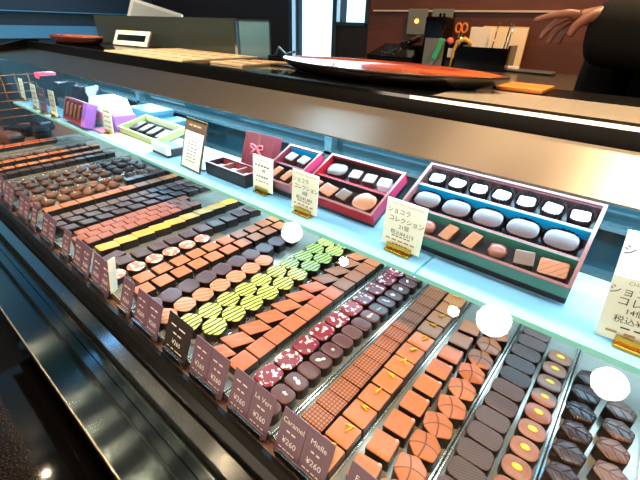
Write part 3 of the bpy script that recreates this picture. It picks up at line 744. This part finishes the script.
shelf_card(-.582, .510, .062, .073, [(None, .002, .7, .86, tn), (None, .003, .75, .70, ik), ('4個', .008, .05, .55, ik), (None, .003, .6, .38, ik), (None, .0026, .7, .24, tn)], 'cream price card before the teal-lined gift box', .06, -.03)
shelf_card(.088, .488, .105, .082, [('CHOCOLAT COLLECTION', .0062, 0, .90, tn), ('ショコラ', 0.0125, -.27, .74, ik), ('コレクション', .0125, -.05, .59, ik), ('14個', .0095, -.22, .46, ik), ('税込¥4,935', .0105, -.15, .31, ik), (None, .002, .6, .22, ik), (None, .003, .84, .12, tn), (None, .0014, .4, .06, ik)], 'large cream price card at the right edge, in front of a taller pale card', .04, .0, roll=-.10)
shelf_card(.088, .496, .105, .134, [('ショコラ', .0135, -.24, .80, ik), (None, .002, .6, .76, ik)], 'taller pale card behind the large cream price card', .02, .0, M['white_card'], clip=False, roll=-.10)
# standing menu
M['menubrown'] = mat('menu_brown', (96, 62, 44), .4)
mn = empty('menu_card', (-.815, .484, zc(-.3194)), 'tall menu card with brown header and gold top edge leaning on the shelf', 'menu card', rot=(0, 0, -.06))
pn = MB().box(-.046, .046, -.001, .001, 0, .120).build('card_panel', M['menubrown'], mn); pn.matrix_local = Matrix.Translation((0, 0, .001)) @ Matrix.Rotation(-.30, 4, 'X')
MB().box(-.040, .040, -.0015, -.001, .004, .090).build('menu_sheet', M['cream'], pn)
MB().box(-.046, .046, -.0016, .0014, .114, .120).build('gold_edge', M['gold'], pn)
l = MB(); lines(l, .055, .103, .004, 3, -.0014); l.build('heading', tn, pn)
l = MB()
for k in range(8): lines(l, .045, .076-k*.008, .0018, 3, -.0018)
l.build('small_print', ik, pn)
MB().box(-.03, .03, .02, .034, 0, .003).build('prop_foot', M['menubrown'], mn)
# small cards at the far end
cl = mat('spotted_card', (236, 226, 190), .5)
for x, y, w, h, l in ((-2.075, .50, .046, .082, 'narrow cream card at the far left end of the shelf'), (-1.845, .476, .052, .085, 'cream card before the red-labelled dark package'), (-1.640, .470, .052, .085, 'cream card left of the purple box'), (-1.285, .503, .056, .075, 'pale spotted card between the pink gift box and the lime box')):
    shelf_card(x, y, w, h, [(None, .003, .7, .8, ik), (None, .003, .7, .6, ik), (None, .003, .7, .4, ik), (None, .003, .7, .2, ik)], l, .1, .0, cl)
shelf_card(-1.735, .468, .07, .085, [(None, .003, .6, .7, M['ink_w']), (None, .003, .6, .4, M['ink_w'])], 'purple card standing between two cream cards at the left', .1, .0, M['purple'])
# packages behind the cards at the far left, and blue boxes at the back
M['film'] = mat('dark_glossy_film', (24, 28, 34), .12, var=.3, scale=20, bump=.5); M['bluebox'] = mat('blue_box_card', (66, 112, 128), .3)  # bluebox: one even blue for boxes and tool lever
def pouch(x, y, w, d, h, label, m, cap=None, z=-.32, rot=0):
    p = empty('package', (x, y, zc(z)+.0006), label, 'package', 'dark packages at the far left', (0, 0, rot))
    b = MB(); b.prism([(-w/2,0),(w/2,0),(w/2*.92,h*.55),(w*.30,h*.86),(w*.22,h),(-w*.22,h),(-w*.30,h*.86),(-w/2*.92,h*.55)], -d/2, d/2, 'y')
    b.build('pouch', m, p)
    if cap: MB().box(-w*.24, w*.24, -d/2-.001, d/2+.001, h*.86, h*1.06, .003).build('seal_label', cap, p)
M['redlabel'] = mat('red_label', (235, 60, 80), .4)
pouch(-1.92, .56, .11, .06, .115, 'dark wrapped package with red label on the shelf', M['film'], M['redlabel'])
pouch(-1.77, .575, .12, .06, .10, 'dark wrapped package behind the purple card', M['film'])
pouch(-1.62, .590, .13, .06, .10, 'dark film package just behind the purple box', M['film'], rot=.2)
pouch(-2.03, .575, .08, .05, .09, 'dark package at the far left end of the shelf', M['film'])
for x, w, h, l in ((-1.36, .15, .015, 'blue box at the back of the case behind the lime box'), (-1.225, .07, -.005, 'smaller blue box at the back behind the menu card')):
    p = empty('storage_box', (x, .69, zc(-.4835)), l, 'box')
    MB().box(-w/2, w/2, -.04, .04, 0, .18+h, .002).build('box_body', M['bluebox'], p); MB().box(-w/2-.003, w/2+.003, -.043, .043, .18+h, .195+h, .002).build('box_lid', M['bluebox'], p)
# packets lying under the shelf's far end
for i, (x, y, r, l) in enumerate([(-2.08, .40, .3, 'brown glossy packet lying left of the orange peel sticks'), (-2.19, .47, .8, 'dark packet tilted against the far left packets'), (-2.10, .53, -.2, 'dark packet under the left end of the shelf'), (-2.25, .58, .1, 'rear dark packet in the far left corner'), (-2.20, .34, .5, 'front dark packet beyond the last tray')]):
    p = empty('packet', (x, y, zc(-.4835)), l, 'packet', 'dark packets beyond the last tray', (.0, 0, r))
    MB().box(-.05, .05, -.035, .035, 0, .045, .012).build('packet_body', M['film'] if i else mat('brown_film', (98, 60, 48), .2, var=.3, scale=30), p)
    MB().box(-.058, -.05, -.03, .03, .016, .028, .001).box(.05, .058, -.03, .03, .016, .028, .001).build('packet_seal', M['film'], p)
# wire rack at the left end
rk = empty('wire_rack', (-2.36, .45, zc(-.480)), 'brown wire rack at the far left end inside the case', 'rack')
M['wire'] = mat('brown_wire', (120, 86, 62), .35, .6)
b = MB()
for k in range(6): b.tube([(0, -.0+k*.055, 0), (0, -.0+k*.055, .24)], .003, 6)
b.build('upright', M['wire'], rk)
b = MB()
for k in range(7): b.tube([(0, -.01, .01+k*.037), (0, .285, .01+k*.037)], .003, 6)
b.build('cross_wire', M['wire'], rk)

# ------------------------------------------------------------------ things on the counter
M['board'] = wood('red_brown_wood', (112, 42, 20), (186, 92, 48), (3, 26, 26), .22, coat=.4)
CT = zc(-.0929)
def leaf_board(name, L, W, h, label, loc, rot, m, under, cat):
    t = empty(name, loc, label, cat, rot=rot)
    n = 24; bm = bmesh.new(); rows = []
    def ol(s, k):  # half-outline at param u
        u = -1+2*k/n; return u*L/2*s, W/2*s*max(0, 1-abs(u)**2.2)**.75
    for s, z in ((.80, 0), (.93, h*.45), (1, h*.9), (1, h), (.985, h)):
        ring = []
        for k in range(n+1): x, y = ol(s, k); ring.append(bm.verts.new((x, y+.0005, z)))
        for k in range(n, -1, -1): x, y = ol(s, k); ring.append(bm.verts.new((x, -y-.0005, z)))
        rows.append(ring)
    N = len(rows[0])
    for a, b_ in zip(rows, rows[1:]):
        for k in range(N): f = bm.faces.new((a[k], a[(k+1) % N], b_[(k+1) % N], b_[k])); f.smooth = True
    bm.faces.new(rows[0][::-1]); bm.normal_update()
    mb = MB(); mb.bm.free(); mb.bm = bm; mb.build('board_body', under, t)
    bm = bmesh.new(); rings = []
    for s, z in ((.985, h), (.93, h*.80), (.5, h*.70)):
        ring = []
        for k in range(n+1): x, y = ol(s, k); ring.append(bm.verts.new((x, y+.0004, z)))
        for k in range(n, -1, -1): x, y = ol(s, k); ring.append(bm.verts.new((x, -y-.0004, z)))
        rings.append(ring)
    for a, b_ in zip(rings, rings[1:]):
        for k in range(N): f = bm.faces.new((a[k], a[(k+1) % N], b_[(k+1) % N], b_[k])); f.smooth = True
    bm.faces.new(rings[-1]); mb = MB(); mb.bm.free(); mb.bm = bm; mb.build('board_top', m, t)
    return t
M['under'] = mat('dark_board_underside', (22, 12, 9), .25)
leaf_board('serving_board', .53, .215, .024, 'long leaf-shaped red-brown wooden board on the counter', (-.462, .722, CT), (0, 0, -.02), M['board'], M['under'], 'board')
leaf_board('wooden_dish', .36, .15, .026, 'small leaf-shaped wooden dish at the far left of the counter', (-1.86, .69, CT), (0, 0, .05), M['board'], mat('dish_rim', (88, 40, 26), .3), 'dish')
# dotted cream sheets
def spot_sheet(x0, x1, y0, y1, nx, ny, label):
    t = empty('sample_sheet', ((x0+x1)/2, (y0+y1)/2, CT), label, 'sheet')
    W, Dp = x1-x0, y1-y0
    b = MB().box(-W/2, W/2, -Dp/2, Dp/2, 0, .004)
    for i in range(nx):
        for j in range(ny):
            cx = -W/2+W*(i+.5)/nx; cy = -Dp/2+Dp*(j+.5)/ny
            b.quad([(cx+.0155*math.cos(2*PI*q/14), cy+.0115*math.sin(2*PI*q/14), .0043) for q in range(14)], 1)
    b.build('printed_sheet', [mat('cream_sheet', (232, 214, 178), .5), mat('tan_ovals', (176, 142, 104), .5)], t)
spot_sheet(-1.38, -.945, .583, .835, 8, 4, 'large cream sheet printed with rows of tan ovals on the counter')
spot_sheet(-.90, -.775, .635, .735, 4, 2, 'smaller cream oval-printed sheet beside the large one')
# white framed tilted stands
def frame_stand(x, y, w, h, lean, label, inner, yaw=0):
    t = empty('sign_stand', (x, y, CT), label, 'frame', rot=(0, 0, yaw))
    f = MB().box(-w/2, w/2, -.003, .003, 0, h).build('frame_panel', M['white_card'], t); f.matrix_local = Matrix.Translation((0, 0, .002)) @ Matrix.Rotation(-lean, 4, 'X')
    MB().box(-w/2+.02, w/2-.02, -.0036, -.003, .016, h-.016).build('frame_insert', inner, f)
    MB().prism([(0,0),(.05,0),(.03,h*.5)], -.01, .01).build('prop', M['white_card'], t)
M['greyglass'] = frosted('green_grey_guard_glass', (70, 80, 78), .62, .12); M['coolglass'] = frosted('cool_guard_glass', (105, 150, 172), .75, .1)
frame_stand(-1.60, .775, .22, .055, .5, 'low white frame with black centre on the counter beside the sheets', M['black'], .1)
t = empty('counter_screen', (-2.0, 1.06, zc(-.12)), 'white tilted screen standing behind the glass guard', 'screen', rot=(0, 0, .5))
f = MB().box(-.14, .14, -.006, .006, 0, .18, .003).build('screen_frame', M['white_card'], t); f.matrix_local = Matrix.Translation((0, 0, .01)) @ Matrix.Rotation(-.35, 4, 'X') @ Matrix.Rotation(.25, 4, 'Y')
MB().box(-.12, .12, -.007, -.006, .02, .165).build('screen_face', mat('pale_screen', (196, 204, 204), .3), f)
MB().box(-.08, .08, -.05, .05, 0, .012, .002).build('stand_foot', M['blackmat'], t)
o = MB().box(-2.02, -1.045, .842, .848, CT, zc(.008)).build('glass_guard', M['greyglass']); setp(o, 'long greenish low glass guard on the rear edge of the counter', 'glass guard')
MB().box(-1.052, -1.040, .838, .852, CT, zc(.008)).build('guard_post', M['chrome'], o)
o = MB().box(-1.036, -.905, .846, .852, CT, zc(.004)).build('glass_guard', M['coolglass']); setp(o, 'shorter blue-grey glass guard panel right of the greenish one', 'glass guard')
MB().box(-1.036, -.905, .844, .854, zc(.002), zc(.006)).build('guard_cap', M['chrome'], o)
# black tool with pale edge and a thin spatula
t = empty('desk_tool', (-.845, .83, CT), 'black desk tool with raised pale blue lever near the door light', 'tool')
MB().box(-.035, .06, -.018, .018, 0, .014, .004).build('tool_body', M['black'], t)
MB().tube([(-.02, 0, .012), (-.005, 0, .034), (.02, 0, .018), (.055, 0, .026)], .003, 8).build('lever', M['bluebox'], t)
o = MB().tube([(-.06, -.02, .004), (0, 0, .005), (.07, .03, .006)], [.006, .004, .003], 8).build('wooden_pick', mat('pick_wood', (190, 160, 120), .5), None, (-.765, .73, CT)); setp(o, 'thin pale wooden stick left of the long board', 'stick')

# ------------------------------------------------------------------ staff side
BC = zc(-.15)
wk = empty('back_counter', (-.3, 1.63, 0), 'dark grey worktop along the brown wall behind the case', 'counter')
def wpart(n, mb, m):
    o = mb.build(n, m, wk); o.matrix_parent_inverse = Matrix.Translation((.3, -1.63, 0)); return o
wpart('worktop', MB().box(-1.28, 2.5, 1.37, 1.895, BC-.03, BC), mat('dark_worktop', (84, 80, 74), .25, var=.1, scale=20))
wpart('cupboard', MB().box(-1.26, 2.5, 1.42, 1.895, .1, BC-.03), M['blackmat']); wpart('plinth', MB().box(-1.24, 2.5, 1.46, 1.895, 0, .1), M['black'])
o = empty('wooden_board', (-.188, .80, CT), 'small orange wooden block on the rear edge of the counter', 'board')
MB().box(-.040, .036, -.045, .045, 0, .006, .001).build('board_slab', wood('orange_wood', (180, 100, 40), (216, 136, 62), (4, 30, 30), .35), o)
MB().box(-.046, -.040, -.045, .045, 0, .0055, .001).build('board_end', M['under'], o)
M['plate'] = mat('switch_plate', (150, 152, 146), .35, .6)
for x, z0, hh, l in ((-.995, -.0325, .106, 'steel switch plate with amber lamp on the brown wall, left'), (-.872, .0113, .062, 'smaller steel socket plate on the brown wall, right')):
    p = empty('switch_plate', (x, WY-.0125, zc(z0)), l, 'switch')
    MB().box(-.050, .050, -.006, 0, 0, hh, .002).build('plate', M['plate'], p)
    if hh > .1: MB().lathe([(.010, -.004), (.010, .004)], 0, 0, 16).build('amber_lamp', emission('amber', (255, 200, 90), 2), p).matrix_local = Matrix.Translation((0, -.008, .056)) @ Matrix.Rotation(PI/2, 4, 'X')
    else: MB().box(-.014, -.004, -.008, -.006, .025, .045).box(.004, .014, -.008, -.006, .025, .045).build('socket_slots', M['black'], p)
# tool holder with papers and scissors
t = empty('desk_organizer', (-.64, 1.80, BC), 'black desk organizer on the back worktop', 'organizer')
MB().box(-.13, .13, -.06, -.055, 0, .085).box(-.13, .13, .055, .06, 0, .105).box(-.13, -.125, -.055, .055, 0, .095).box(.125, .13, -.055, .055, 0, .095).box(-.125, .125, -.055, .055, 0, .005).box(-.06, -.055, -.055, .055, .005, .09).build('organizer_tray', M['black'], t)
MB().box(-.115, -.085, -.0615, -.060, .04, .075).build('white_sticker', M['white_card'], t)
o = empty('tall_bin', (-.83, 1.78, BC), 'tall black tool caddy left of the organizer', 'caddy')
MB().box(-.045, .045, -.05, .05, 0, .19, .006).build('caddy_body', M['black'], o); MB().box(-.03, .06, -.056, -.051, 0, .11, .001).build('steel_panel', M['plate'], o)
o = empty('cream_folder', (-.575, 1.855, BC+.006), 'cream folder of papers standing upright in the organizer', 'folder')
MB().box(-.09, .09, -.004, .0, 0, .155).build('folder_cover', mat('cream_folder_card', (222, 196, 140), .5), o); MB().box(-.085, .088, -.006, -.004, .003, .150).build('papers', M['cream'], o)
o = MB().box(-.07, .02, -.003, .003, 0, .150, .001).build('paper_note', M['white_card'], None, (-.64, 1.835, BC+.006)); setp(o, 'white paper note standing in the organizer', 'paper')
sc = empty('scissors', (-.735, 1.79, BC+.006), 'orange-handled scissors standing in the organizer', 'scissors')
for s in (-1, 1):
    h = [(s*.013+.012*math.cos(a*2*PI/12), 0, .145+.017*math.sin(a*2*PI/12)) for a in range(13)]
    MB().tube(h, .004, 8).build('handle', mat('orange_plastic', (230, 140, 40), .35), sc)
    MB().tube([(s*.008, 0, .128), (-s*.004, 0, .01)], [.004, .002], 6).build('blade', M['chrome'], sc)
gt = empty('tape_cutter', (-.80, 1.705, BC+.03), 'green handled cutter leaning on the tall caddy', 'cutter', rot=(.0, .35, 0))
MB().box(-.012, .012, -.006, .006, 0, .085, .004).build('cutter_handle', mat('green_plastic', (70, 180, 130), .35), gt); MB().box(-.006, .006, -.003, .003, -.03, 0).build('cutter_blade', M['chrome'], gt)
pkp = MB().ico((0,0,0), .016, 2).build('round_stamp', mat('pink_plastic', (225, 120, 130), .4), None, (-.765, 1.765, BC+.10)); setp(pkp, 'small pink ball-topped stamp beside the scissors', 'stamp')
MB().tube([(0,0,-.014),(0,0,-.095)], .003, 8).build('stem', M['chrome'], pkp)
yt = empty('yellow_strap', (-.70, 1.728, BC), 'yellow looped strap over the front of the organizer', 'strap')
MB().tube([(-.03, 0, .0), (-.028, 0, .06), (-.015, 0, .10), (.012, .004, .112), (.035, .01, .10), (.04, .012, .09)], [.004,.006,.009,.010,.008,.005], 8).build('strap_loop', mat('yellow_plastic', (225, 180, 80), .4), yt)
for i, (x, l) in enumerate(((-.60, 'first thin glass stirring rod in the organizer'), (-.55, 'second thin rod leaning in the organizer'), (-.535, 'third thin pale rod in the organizer'))):
    o = MB().tube([(0, 0, 0), (.012, 0, .17)], .0028, 8).build('stirring_rod', M['chrome'], None, (x, 1.80-.012*i, BC+.006)); setp(o, l, 'rod')
rg = empty('telephone', (-1.02, 1.78, BC), 'black desk telephone with shiny keys on the back worktop', 'telephone')
MB().prism([(-.08,0),(.08,0),(.08,.075),(-.08,.03)], -.12, .12).build('phone_body', M['black'], rg)
b = MB()
for i in range(4):
    for j in range(3): b.box(-.06+j*.022, -.045+j*.022, -.058+i*.03, -.043+i*.03, .042+i*.0075, .047+i*.0082)
b.build('keypad', M['chrome'], rg); MB().tube([(.06,-.07,.075),(.075,-.03,.088),(.075,.03,.10),(.06,.07,.10)], [.018,.013,.013,.018], 10).build('handset', M['black'], rg)
pt = empty('pen_tray', (-.435, 1.79, BC), 'long black pen tray with white eraser on the back worktop', 'tray', rot=(0, 0, -.1))
MB().box(-.10, .10, -.025, .025, 0, .008, .003).build('tray_base', M['black'], pt); MB().box(-.095, .095, -.026, -.022, .008, .014).box(-.095, .095, .022, .026, .008, .014).build('tray_lip', M['plate'], pt)
o = MB().box(-.03, .03, -.012, .012, 0, .014, .004).build('eraser', M['white_card'], None, (-.50, 1.795, BC+.0082)); setp(o, 'white eraser on the left end of the pen tray', 'eraser')
for i, (x, y, l) in enumerate(((-.19, 1.48, 'larger crumpled white scrap on the back worktop'), (-.165, 1.52, 'smaller white scrap on the back worktop'))):
    o = MB().ico((0,0,.004), .014-.004*i, 1, .25, (1.2,.8,.3)).build('paper_scrap', M['white_card'], None, (x, y, BC)); setp(o, l, 'paper')

# ------------------------------------------------------------------ the shop assistant
M['skin'] = mat('skin', (112, 70, 56), .5, var=.06, scale=30); M['jacket'] = mat('black_cloth', (9, 8, 9), .9, spec=.15); M['hair'] = mat('dark_hair', (24, 16, 13), .5)
M['scarf'] = pattern_mat('cream_patterned_scarf', (232, 205, 150), (190, 130, 70), 'blotch', .7, 45, .6)
PX, PY_ = .085, 1.10
pr = empty('person', (PX, PY_, 0), 'shop assistant in black jacket gesturing with one hand behind the counter', 'person')
def skin(name, joints, edges, m, parent, root=0, sub=2):
    me = bpy.data.meshes.new(name); me.from_pydata([Vector(j[0])-Vector((PX, PY_, 0)) for j in joints], edges, [])
    o = bpy.data.objects.new(name, me); C.objects.link(o); o.parent = parent; me.materials.append(m)
    sm = o.modifiers.new('skin', 'SKIN'); sm.use_smooth_shade = True
    for v, j in zip(me.skin_vertices[0].data, joints):
        r = j[1]; v.radius = (r, r) if isinstance(r, (int, float)) else r; v.use_root = False
    me.skin_vertices[0].data[root].use_root = True
    if sub: s = o.modifiers.new('sub', 'SUBSURF'); s.levels = sub; s.render_levels = sub
    return o
# joints (world, z absolute): standing, facing the customer, forearm raised across to the left of the photo
wr = Vector((-.108, .938, O+.026)); sh = Vector((PX+.175, 1.09, 1.37)); el = Vector((PX+.10, .95, O-.04)); sh2 = Vector((PX-.17, 1.11, 1.37)); el2 = Vector((PX-.20, 1.13, 1.10)); wr2 = Vector((PX-.10, 1.00, .93))
J = [((PX,PY_,.92), (.13,.10)), ((PX,PY_,1.08), (.12,.09)), ((PX,PY_,1.26), (.14,.10)), ((PX,PY_,1.39), (.09,.07)), ((PX,1.09,1.46), .05), ((PX,1.08,1.53), .062), ((PX,1.08,1.61), .078), ((PX,1.085,1.68), .062),
     (sh, .05), (el, .042), (wr, .027), (sh2, .05), (el2, .042), (wr2, .028),
     ((PX+.09,1.10,.86), .085), ((PX+.09,1.10,.48), .055), ((PX+.09,1.11,.08), .038), ((PX+.09,1.00,.035), .035), ((PX-.09,1.10,.86), .085), ((PX-.09,1.10,.48), .055), ((PX-.09,1.11,.08), .038), ((PX-.09,1.00,.035), .035)]
E = [(0,1),(1,2),(2,3),(3,4),(4,5),(5,6),(6,7),(3,8),(8,9),(9,10),(3,11),(11,12),(12,13),(0,14),(14,15),(15,16),(16,17),(0,18),(18,19),(19,20),(20,21)]
# raised hand: palm and five fingers pointing left, thumb hanging down
def hand(w, fwd, down, side, s=1.0):
    k0 = len(J)
    pm = w + fwd*.045*s
    J.append((pm, (.026*s, .016*s))); E.append((10 if w is wr else 13, k0))
    specs = [(-.026, [.030,.028,.022,.018], .10), (-.009, [.034,.026,.022,.018], .45), (.009, [.032,.024,.020,.017], .6), (.025, [.028,.020,.017,.014], .75)]
    for off, lens, bend in specs:
        p = pm + side*off*s; d = fwd.copy(); last = k0
        for i, l in enumerate(lens):
            if i: 
                d = (d*math.cos(bend) + down*math.sin(bend)).normalized()
            p = p + d*l*s
            J.append((p, (.0088-.0012*i)*s)); E.append((last, len(J)-1)); last = len(J)-1
    p = w + fwd*.018*s - side*.022*s; last = 10 if w is wr else 13
    for i, (d, l) in enumerate(((down*.35+fwd*.75-side*.5, .026), (down*.6+fwd*.7-side*.1, .028), (down*.85+fwd*.4, .022))):
        p = p + d.normalized()*l*s; J.append((p, (.0105-.0014*i)*s)); E.append((last, len(J)-1)); last = len(J)-1
hand(wr, Vector((-.97, -.12, -.05)).normalized(), Vector((.15, -.1, -1)).normalized(), Vector((.05, .95, -.3)).normalized(), .88)
hand(wr2, Vector((.6, -.5, -.5)).normalized(), Vector((.3, .2, -1)).normalized(), Vector((.6, .6, .1)).normalized(), .95)
body = skin('body', J, E, M['skin'], pr)
hd = MB()
for s in (-1, 1): hd.ico((s*.030, -.088, 1.615), .010, 1, 0, (1,.6,.6))
hd.build('eyes', M['white_card'], pr)
MB().tube([(0, -.080, 1.615), (0, -.104, 1.585), (0, -.086, 1.577)], [.006,.011,.008], 8).build('nose', M['skin'], pr)
MB().tube([(-.022, -.086, 1.552), (0, -.092, 1.550), (.022, -.086, 1.552)], [.003,.005,.003], 6).build('mouth', mat('lips', (150, 70, 66), .5), pr)
for s in (-1, 1): MB().ico((s*.080, -.01, 1.605), .018, 1, 0, (.4,.8,1.3)).build('ear', M['skin'], pr)
b = MB(); b.ico((0, .005, 1.635), .098, 3, .01, (.95,1,1))
for v in list(b.bm.verts):
    if v.co.y < -.05 and v.co.z < 1.66: v.co.y = -.045
b.build('hair', M['hair'], pr)
skin('jacket', [((PX,PY_,.88), (.165,.125)), ((PX,PY_,1.05), (.150,.115)), ((PX,PY_,1.24), (.165,.12)), ((PX,PY_,1.37), (.12,.085)), (sh, .070), (el+Vector((.0,0,-.015)), .055), ((.02,.948,O-.012), .062), ((-.10,.945,O+.001), .064), ((-.150,.944,O-.002), .058), (sh2, .066), (el2, .056), (wr2+Vector((-.02,.03,.03)), .045)],
     [(0,1),(1,2),(2,3),(3,4),(4,5),(5,6),(6,7),(7,8),(3,9),(9,10),(10,11)], M['jacket'], pr)
skin('trousers', [((PX,PY_,.92), (.15,.115)), ((PX+.09,1.10,.84), .100), ((PX+.09,1.10,.48), .072), ((PX+.09,1.11,.09), .058), ((PX-.09,1.10,.84), .100), ((PX-.09,1.10,.48), .072), ((PX-.09,1.11,.09), .058)],
     [(0,1),(1,2),(2,3),(0,4),(4,5),(5,6)], M['jacket'], pr)
b = MB(); b.ico((-.105, -.085, 1.335), 1, 3, .02, (.115, .065, .085)); b.ico((.085, -.075, 1.375), 1, 3, .02, (.10, .06, .09)); b.build('shawl', M['scarf'], pr)
MB().tube([(-.07,-.10,1.40), (-.05,-.135,1.33), (-.02,-.145,1.26), (.0,-.14,1.20)], [.05,.06,.06,.04], 10).tube([(.07,-.09,1.40), (.05,-.13,1.34), (.03,-.145,1.28)], [.05,.055,.045], 10).build('scarf', M['scarf'], pr)

# ------------------------------------------------------------------ lights
def area(name, loc, rot, size, power, col, sy=None):
    l = bpy.data.lights.new(name, 'AREA'); l.energy = power; l.color = lin(col)[:3]; l.size = size
    if sy: l.shape = 'RECTANGLE'; l.size_y = sy
    o = bpy.data.objects.new(name, l); C.objects.link(o); o.location = loc; o.rotation_euler = rot; return o
def spot(name, loc, target, power, col, ang=70, r=.04):
    l = bpy.data.lights.new(name, 'SPOT'); l.energy = power; l.color = lin(col)[:3]; l.spot_size = math.radians(ang); l.spot_blend = .6; l.shadow_soft_size = r
    o = bpy.data.objects.new(name, l); C.objects.link(o); o.location = loc
    o.rotation_euler = (Vector(target)-Vector(loc)).to_track_quat('-Z', 'Y').to_euler(); return o
bright = emission('downlight_glow', (255, 240, 215), 60); bright2 = emission('spot_lens_glow', (255, 226, 185), 600); ringm = mat('white_trim', (220, 215, 205), .4)
DL = [(-2.324, -1.79, 0.105, 'globe ceiling light furthest left of the front row'),
      (-0.36, -1.744, 0.115, 'large globe ceiling light in the middle of the front row'),
      (-1.752, -1.962, 0.05, 'small globe ceiling light left of the middle'),
      (0.357, -1.886, 0.1, 'globe ceiling light furthest right of the front row'),
      (-0.672, -1.957, 0.045, 'small globe ceiling light beside the large one')]
for x, y, r, l in DL:
    t = empty('downlight', (x, y, 2.55), l, 'ceiling light', 'globe ceiling lights')
    MB().ico((0, 0, -r-.012), r, 3).build('globe', bright, t)
    MB().lathe([(r*.5, -.0), (r*.6, -.012), (r*.4, -.02)], seg=24).build('ceiling_rose', ringm, t)
for i, (x, l) in enumerate(((-3.25, 'ceiling downlight over the far left end of the case'), (-2.48, 'second ceiling downlight over the case from the left'), (-2.16, 'third ceiling downlight over the case from the left'), (-1.90, 'fourth ceiling downlight over the case from the left'),
      (-1.59, 'fifth ceiling downlight over the case from the left'), (-1.20, 'sixth ceiling downlight over the case from the left'), (-.60, 'seventh downlight from the left, added to light the case'), (0, 'eighth downlight from the left, added to light the case'), (.55, 'downlight added to light the right end of the case'))):  # the three rightmost are added for more light on the trays
    t = empty('downlight', (x, -.04, 2.55), l, 'ceiling light', 'downlights over the case')
    MB().lathe([(.019, -.006), (.019, -.002)], seg=16).build('lens', bright2, t)
    b = MB(); b.lathe([(.034, -.001), (.034, -.012), (.05, -.010), (.05, -.001)], seg=20); b.build('trim_ring', ringm, t)
    spot('warm_spot', (x, -.04, 2.53), (x+(.1 if x < -1 else 0), .30, .78), 52, (255, 218, 172), 64, .035)
WARM = (255, 214, 165)
spot('floor_spot', (-2.6, -1.0, 2.5), (-2.2, -.5, 0), 50, WARM, 60)
area('shop_fill', (-.6, -3.1, .48), (PI/2, 0, 0), 4.0, 55, (255, 232, 205), .55)
area('case_lamp', (-.9, .485, zc(-.1405)), (.0, 0, 0), 2.6, 6.5, (205, 238, 255), .03).rotation_euler = (.35, 0, 0)
area('case_rear_lamp', (-.9, .66, zc(-.145)), (0, 0, 0), 2.8, 17, (176, 224, 255), .05)
spot('wall_spot', (.2, 1.2, 2.5), (-.1, 1.9, 1.35), 130, (255, 190, 130), 90)
spot('hand_spot', (-.4, .3, 2.5), (-.1, 1.0, 1.25), 25, WARM, 50)
area('teal_wall_fill', (-2.9, .2, 1.7), (0, 0, 0), 1.2, 22, (110, 205, 225)).rotation_euler = (0, PI*.8, 0)  # unseen light added to turn the rail reflections teal
spot('counter_fill', (.1, 1.2, 2.5), (.05, .66, 1.16), 190, (255, 215, 165), 60, .1)  # added light that brightens the steel part of the counter top
area('blue_left', (-2.6, .9, 2.4), (0, .6, 0), .6, 7, (120, 190, 255))
area('door_daylight', (-1.6, WY+.02, 1.5), (PI/2, 0, 0), .5, 25, (190, 230, 255), 1.6).rotation_euler = (-PI/2, 0, 0)
w = bpy.data.worlds.new('world'); bpy.context.scene.world = w; w.use_nodes = True
w.node_tree.nodes['Background'].inputs[0].default_value = (.5, .45, .4, 1); w.node_tree.nodes['Background'].inputs[1].default_value = .05
sc_ = bpy.context.scene
sc_.view_settings.view_transform = 'Standard'; sc_.view_settings.look = 'None'; sc_.view_settings.exposure = .2
sc_.cycles.max_bounces = 8; sc_.cycles.transparent_max_bounces = 12; sc_.cycles.sample_clamp_indirect = 4
sc_.cycles.use_denoising = True
